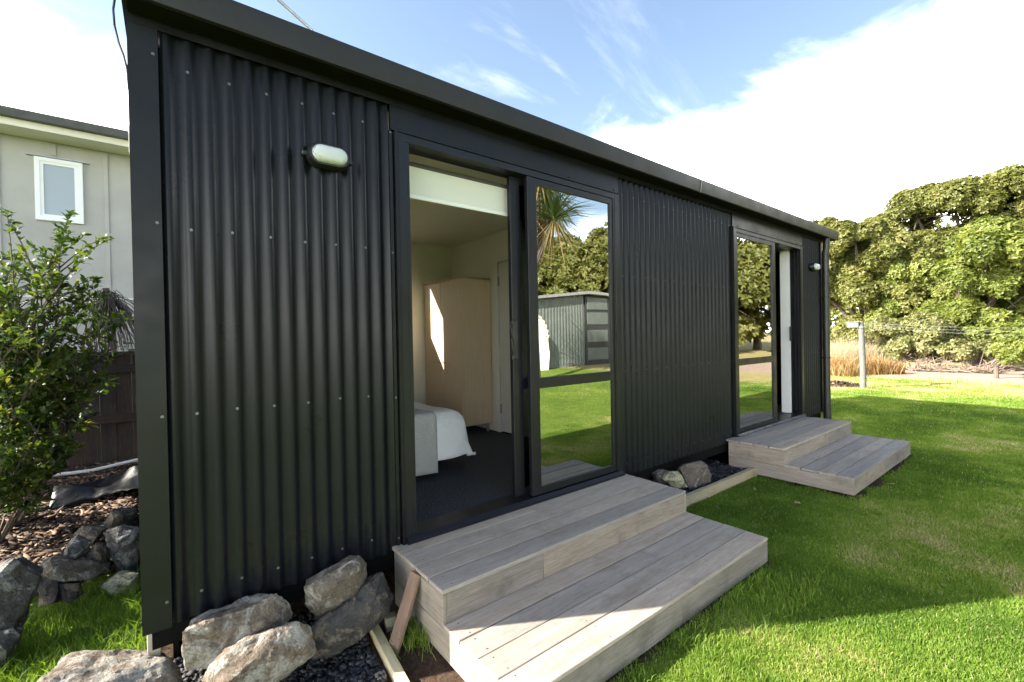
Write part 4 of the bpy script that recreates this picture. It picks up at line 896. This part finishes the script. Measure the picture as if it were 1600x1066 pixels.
tree('sprawling_shrub', 'low bright green shrub at the edge of the bare track', (19.2, -.8, 0), LB(19.4, (1600,550,30), (1575,560,18), (1640,548,36)), 6000, .11, 'leaf_bright', 46, None, 'shrub', .06)
tree('spreading_tree', 'dark green hedge tree closing the row behind the others', (31, 3, 0), LB(31, (1300,430,60), (1380,440,60), (1460,450,60), (1540,450,70), (1620,450,70), (1700,440,70), (1300,500,50), (1400,510,50), (1500,510,50), (1600,520,50)), 12000, .26, 'leaf_bright', 47, G1, trunk=.25)
# trees farther round the lawn, mirrored in the glass doors
def copy_tree(src, loc, rz, sc, label, group):
    r = src.copy(); COL.objects.link(r); r.location = loc; r.rotation_euler = (0, 0, rz); r.scale = (sc, sc, sc); r['label'] = label; r['group'] = group
    for ch in list(src.children):
        c = ch.copy(); COL.objects.link(c); c.parent = r; c.matrix_parent_inverse = ch.matrix_parent_inverse.copy()
tB = tree('garden_tree', 'dense green tree standing across the lawn, mirrored in the glass doors', (30, -14, 0), [(30, -14, 5.5, 3.2), (32, -13, 4.5, 2.8), (28.5, -15.5, 4.3, 2.8), (30.5, -16, 3.2, 2.6), (29, -12, 3.4, 2.6), (31, -14, 2.2, 2.8), (28, -13.5, 2.0, 2.2)], 9000, .34, 'leaf_olive', 51, 'trees mirrored in the glass', trunk=.3)
for k, (x, y, s) in enumerate(((35, -8.5, 1.1), (25.5, -20.5, 1.0), (33, -21, 1.25), (22, -26, 1.1), (29, -28, 1.3), (17, -27, 1.0), (11, -28, 1.1), (38, -14, 1.3), (37, -27, 1.5), (31.5, -5, .8))):
    copy_tree(tB, (x, y, 0), k*1.1, s, tB['label'], tB['group'])
# dead brushwood
e = empty('brushwood', (20.6, .7, 0), 'tangle of bare grey brown branches at the foot of the shrubs', 'branches'); q = MB(); rn = random.Random(6)
for k in range(170):
    c = Vector(at(rn.uniform(1420, 1560), 575, 'x', 20.8)); c.z = .05; d = Vector((rn.gauss(0, .5), rn.gauss(0, .8), abs(rn.gauss(.25, .3)))); 
    p1 = c+d*.5+Vector((0, 0, rn.uniform(0, .2))); p2 = c+d+Vector((rn.uniform(-.2, .2), rn.uniform(-.2, .2), rn.uniform(-.1, .25)))
    q.tube([c, p1*.7+c*.3, p2*.75+c*.25], [.016, .010, .004], 4)
tag(q.build('branches', 'twig', e, fix=False), kind='stuff')
# rust coloured tussocks and pale reeds beside the cabin end
rt = np.random.default_rng(5)
def tuft(name, px, py, X, hgt, rad, nb, mat, label, group, wd=.012):
    p = at(px, py, 'x', X); a = rt.random(nb)*2*np.pi; rr = rad*np.sqrt(rt.random(nb)); Xb = p[0]+np.cos(a)*rr; Yb = p[1]+np.sin(a)*rr
    return blades(name, Xb, Yb, hgt, wd, mat, None, None, lean=.55, seed=int(px), z0=np.full(nb, .0))
for k, (px, py, X, h) in enumerate(((1306, 583, 18.2, .62), (1328, 582, 18.4, .6), (1360, 579, 18.8, .62), (1388, 577, 19.2, .5), (1318, 586, 17.6, .45))):
    o = tuft('tussock', px, py, X, h, .42, 520, 'tussock', '', ''); tag(o, 'rust orange tussock grass clump by the foot of the pale reeds', 'tussock', 'rust coloured tussocks')
for k, (px, py, X, h) in enumerate(((1305, 570, 20.5, 1.15), (1325, 570, 20.6, 1.1), (1345, 569, 20.9, 1.0), (1372, 568, 21.2, .9))):
    o = tuft('reed_clump', px, py, X, h, .6, 520, 'pale_reed', '', '', .010); tag(o, 'pale straw coloured reeds standing behind the rust orange tussocks', 'reeds', 'pale reeds')
# timber post with a lamp box, wires running off it
px_ = at(1349, 607, 'z', 0); pt = at(1345, 503, 'x', px_[0]); e = empty('timber_post', (px_[0], px_[1], 0), 'weathered round timber post with a small lamp box on top', 'post')
MB().tube([(px_[0], px_[1], -.2), (px_[0], px_[1], .5), (px_[0]+.02, pt[1], pt[2]+.01)], [.07, .066, .06], 14).build('post', 'post_wood', e, True)
lb = at(1334, 508, 'x', px_[0]); q = MB(); q.cbox(lb[0]-.1, lb[0]+.1, lb[1]-.12, lb[1]+.12, lb[2]-.07, lb[2]+.06, .015); lo = q.build('lamp_box', 'steel_grey', e)
q = MB(); q.cbox(lb[0]-.12, lb[0]+.12, lb[1]-.14, lb[1]+.14, lb[2]+.062, lb[2]+.085, .008); q.build('cap', 'steel_grey', lo)
q = MB(); q.tube([(px_[0], pt[1], pt[2]-.12), (px_[0], pt[1], pt[2]-.165)], .066, 14); q.build('band', 'steel_grey', e)
for k, (dy, z2) in enumerate(((.0, -.02), (-.09, -.07), (-.17, -.12))):
    q = MB(); far = at(1700, 512+k*7, 'x', px_[0]+3); q.tube([Vector((px_[0], pt[1], pt[2]+z2)).lerp(Vector(far), u)+Vector((0, 0, -.06*math.sin(u*math.pi))) for u in np.linspace(0, 1, 9)], .0016, 4)
    tag(q.build('wire', 'pipe_white', None), 'thin pale wire strung from the timber post towards the trees', 'wire', 'wires strung from the post')
# small bark heap by the corner, fallen leaves on the lawn
n = 500; c = at(1312, 603, 'z', 0); a = rt.random(n)*2*np.pi; rr = .55*np.sqrt(rt.random(n)); X = c[0]+np.cos(a)*rr; Y = c[1]+np.sin(a)*rr*.9
chips('bark_heap', X, Y, .02+.16*(1-rr/.55)*rt.random(n), .035, 'bark', 'small heap of grey brown bark near the timber post', 'bark heap', 9, flat=.35, elong=1.8)
for k, (px, py, s) in enumerate(((1246, 786, .055), (1430, 661, .04), (1432, 840, .03), (1460, 701, .03), (1391, 757, .035), (1180, 765, .03), (1548, 815, .03), (1120, 792, .025))):
    p = at(px, py, 'z', .03); q = MB(); n = 7; a0 = k*1.3
    vs = [(0, 0, .0)]; 
    for i in range(n): u = i/(n-1); vs += [(s*(u-.5)*2, s*.38*math.sin(u*math.pi)+.001, .006*math.sin(u*5+k)+.01*u), (s*(u-.5)*2, -s*.38*math.sin(u*math.pi)-.001, .008*math.cos(u*4+k)+.008*u)]
    fs = [(1+2*i, 3+2*i, 4+2*i, 2+2*i) for i in range(n-1)]; q.add(vs[1:], [tuple(j-1 for j in f) for f in fs])
    o = q.build('fallen_leaf', 'dead_leaf'); o.location = p; o.rotation_euler = (.1, .15, a0); tag(o, 'dry brown leaf fallen on the shaded lawn', 'leaf', 'leaves fallen on the lawn')
    md = o.modifiers.new('thick', 'SOLIDIFY'); md.thickness = .001
# small weeds in the gravel, grass tuft beside the plank
for k, (px, py, sc) in enumerate(((512, 1052, 1.0), (489, 1055, .7))):
    p = at(px, py, 'y', -.43); e = empty('weed', (p[0], p[1], -.07), 'small bright green weed sprouting in the dark gravel', 'weed', 'weeds in the gravel'); n = 60
    Pw = np.array([[p[0], p[1], -.06]])+(rt.random((n, 3))-.5)*np.array([.05, .04, .05])*sc+np.array([0, 0, .03*sc]); Dw = unit(rt.normal(size=(n, 3))+np.array([0, 0, .6]))
    V, F, T = leaves(Pw, Dw, unit(rt.normal(size=(n, 3))*.4+np.array([0, 0, 1.])), np.full(n, .022*sc), np.full(n, .014*sc), rt.random(n)); npmesh('leaves', V, F, 'weed_leaf', e, T)
n = 420; c = at(655, 1010, 'z', -.05); X = c[0]+rt.normal(size=n)*.05; Y = c[1]+rt.normal(size=n)*.06; X = np.minimum(X, .995)
blades('grass_tuft', X, Y, .10, .0035, 'grass_blade', 'tuft of long grass growing between the plank and the steps', 'grass', kind=None, lean=.8, seed=9)

# ------------------------------------------------------------------ across the lawn (mirrored in the glass)
sx0, sx1, sy0, sy1 = 12.6, 21.5, -13.0, -18.5
sh = empty('garden_shed', (17, -15.5, 0), 'long green grey metal shed across the lawn, mirrored in the glass', 'shed')
q = MB(); nrib = 88
xs = np.linspace(sx0, 16.6, 41*2); 
vs = []; fs = []
for i, x in enumerate(xs): y = sy0+(.03 if (i//2) % 2 else 0); vs += [(x, y, -.05), (x, y, 3.15+.4*(x-sx0)/4)]
for i in range(len(xs)-1): fs.append((2*i, 2*i+2, 2*i+3, 2*i+1))
q.add(vs, fs); q.build('wall_cladding', 'shed_green', sh, fix=False)
MB().box(sx0, sx1, sy1, sy0-.05, -.05, 3.1).build('wall', 'shed_green', sh)
dq = MB().box(16.7, sx1, sy0-.04, sy0+.02, -.05, 3.5).build('door', 'shed_dark', sh)
for x in (16.75, 18.6, 20.4):
    for z in (.25, 1.15, 2.05, 2.8): MB().cbox(x+.05, x+1.6, sy0+.021, sy0+.06, z, z+.62, .02).build('door_panel', 'shed_green', dq)
MB().prism([(sx0-.3, 3.1), (16.6, 3.56), (sx1+.3, 3.45), (sx1+.3, 3.55), (16.6, 3.70), (sx0-.3, 3.22)], 'y', sy1-.2, sy0+.35).build('roof', 'shed_roof', sh)
tp_ = empty('tarp_shelter', (12.2, -12, 0), 'white arched tarpaulin shelter beside the shed, mirrored in the glass', 'shelter')
arc = [(12.1+1.25*math.cos(a), 1.35+1.25*math.sin(a)) for a in np.linspace(0, math.pi, 18)]; arc = [(13.35, 0.)]+arc+[(10.85, 0.)]
MB().prism(arc, 'y', -14.6, -12.2).build('cover', 'tarp_white', tp_, True)
for k, (x, z) in enumerate(arc[:-1]):
    x2, z2 = arc[k+1]; MB().tube([(x, -12.18, z), ((x+x2)/2+(x-12.1)*.05, -12.15, (z+z2)/2+.04), (x2, -12.18, z2)], .05, 6).build('rib', 'soffit_cream', tp_, True)
# cabbage tree
ct = empty('cabbage_tree', (9.6, -8.0, 0), 'cabbage tree with spiky rosettes across the lawn, mirrored in the glass', 'tree')
heads = [(9.35, -8.0, 6.35), (9.6, -7.7, 5.1), (9.0, -8.5, 5.6), (10.2, -8.6, 6.0)]; q = MB(); q.tube([(9.3, -8.4, -.1), (9.25, -8.35, 2), (9.2, -8.3, 3.6)], [.22, .17, .14], 10)
for h in heads: q.tube([(9.2, -8.3, 3.55), ((9.2+h[0])/2+.05, (h[1]-8.3)/2, (3.6+h[2])/2), h], [.12, .09, .08], 8)
q.build('trunk', 'tree_bark', ct, True); PP, DD = [], []
for h in heads:
    n = 210; d = unit(rt.normal(size=(n, 3))+np.array([0, 0, .1])); PP.append(np.tile(np.array(h), (n, 1))+d*.05); DD.append(d)
P = np.concatenate(PP); D = np.concatenate(DD); n = len(P); tn = np.clip(.45-.45*D[:, 2]+.25*rt.random(n), 0, 1); Pm = P+D*.7; Dm = unit(D+np.array([0, 0, -.35]))
Nn = unit(rt.normal(size=(n, 3))*.3+np.array([0, 0, 1.])); S = unit(np.cross(D, Nn))*.022; tip = Pm+Dm*(.5+.35*rt.random((n, 1)))
V = np.stack([P-S*.6, P+S*.6, Pm+S, Pm-S, tip], 1).reshape(-1, 3); k = np.arange(n)[:, None]*5
npmesh('crown', V, np.concatenate([k+np.array([[0, 1, 2]]), k+np.array([[0, 2, 3]]), k+np.array([[3, 2, 4]])]), 'palm_leaf', ct, np.repeat(tn, 5))
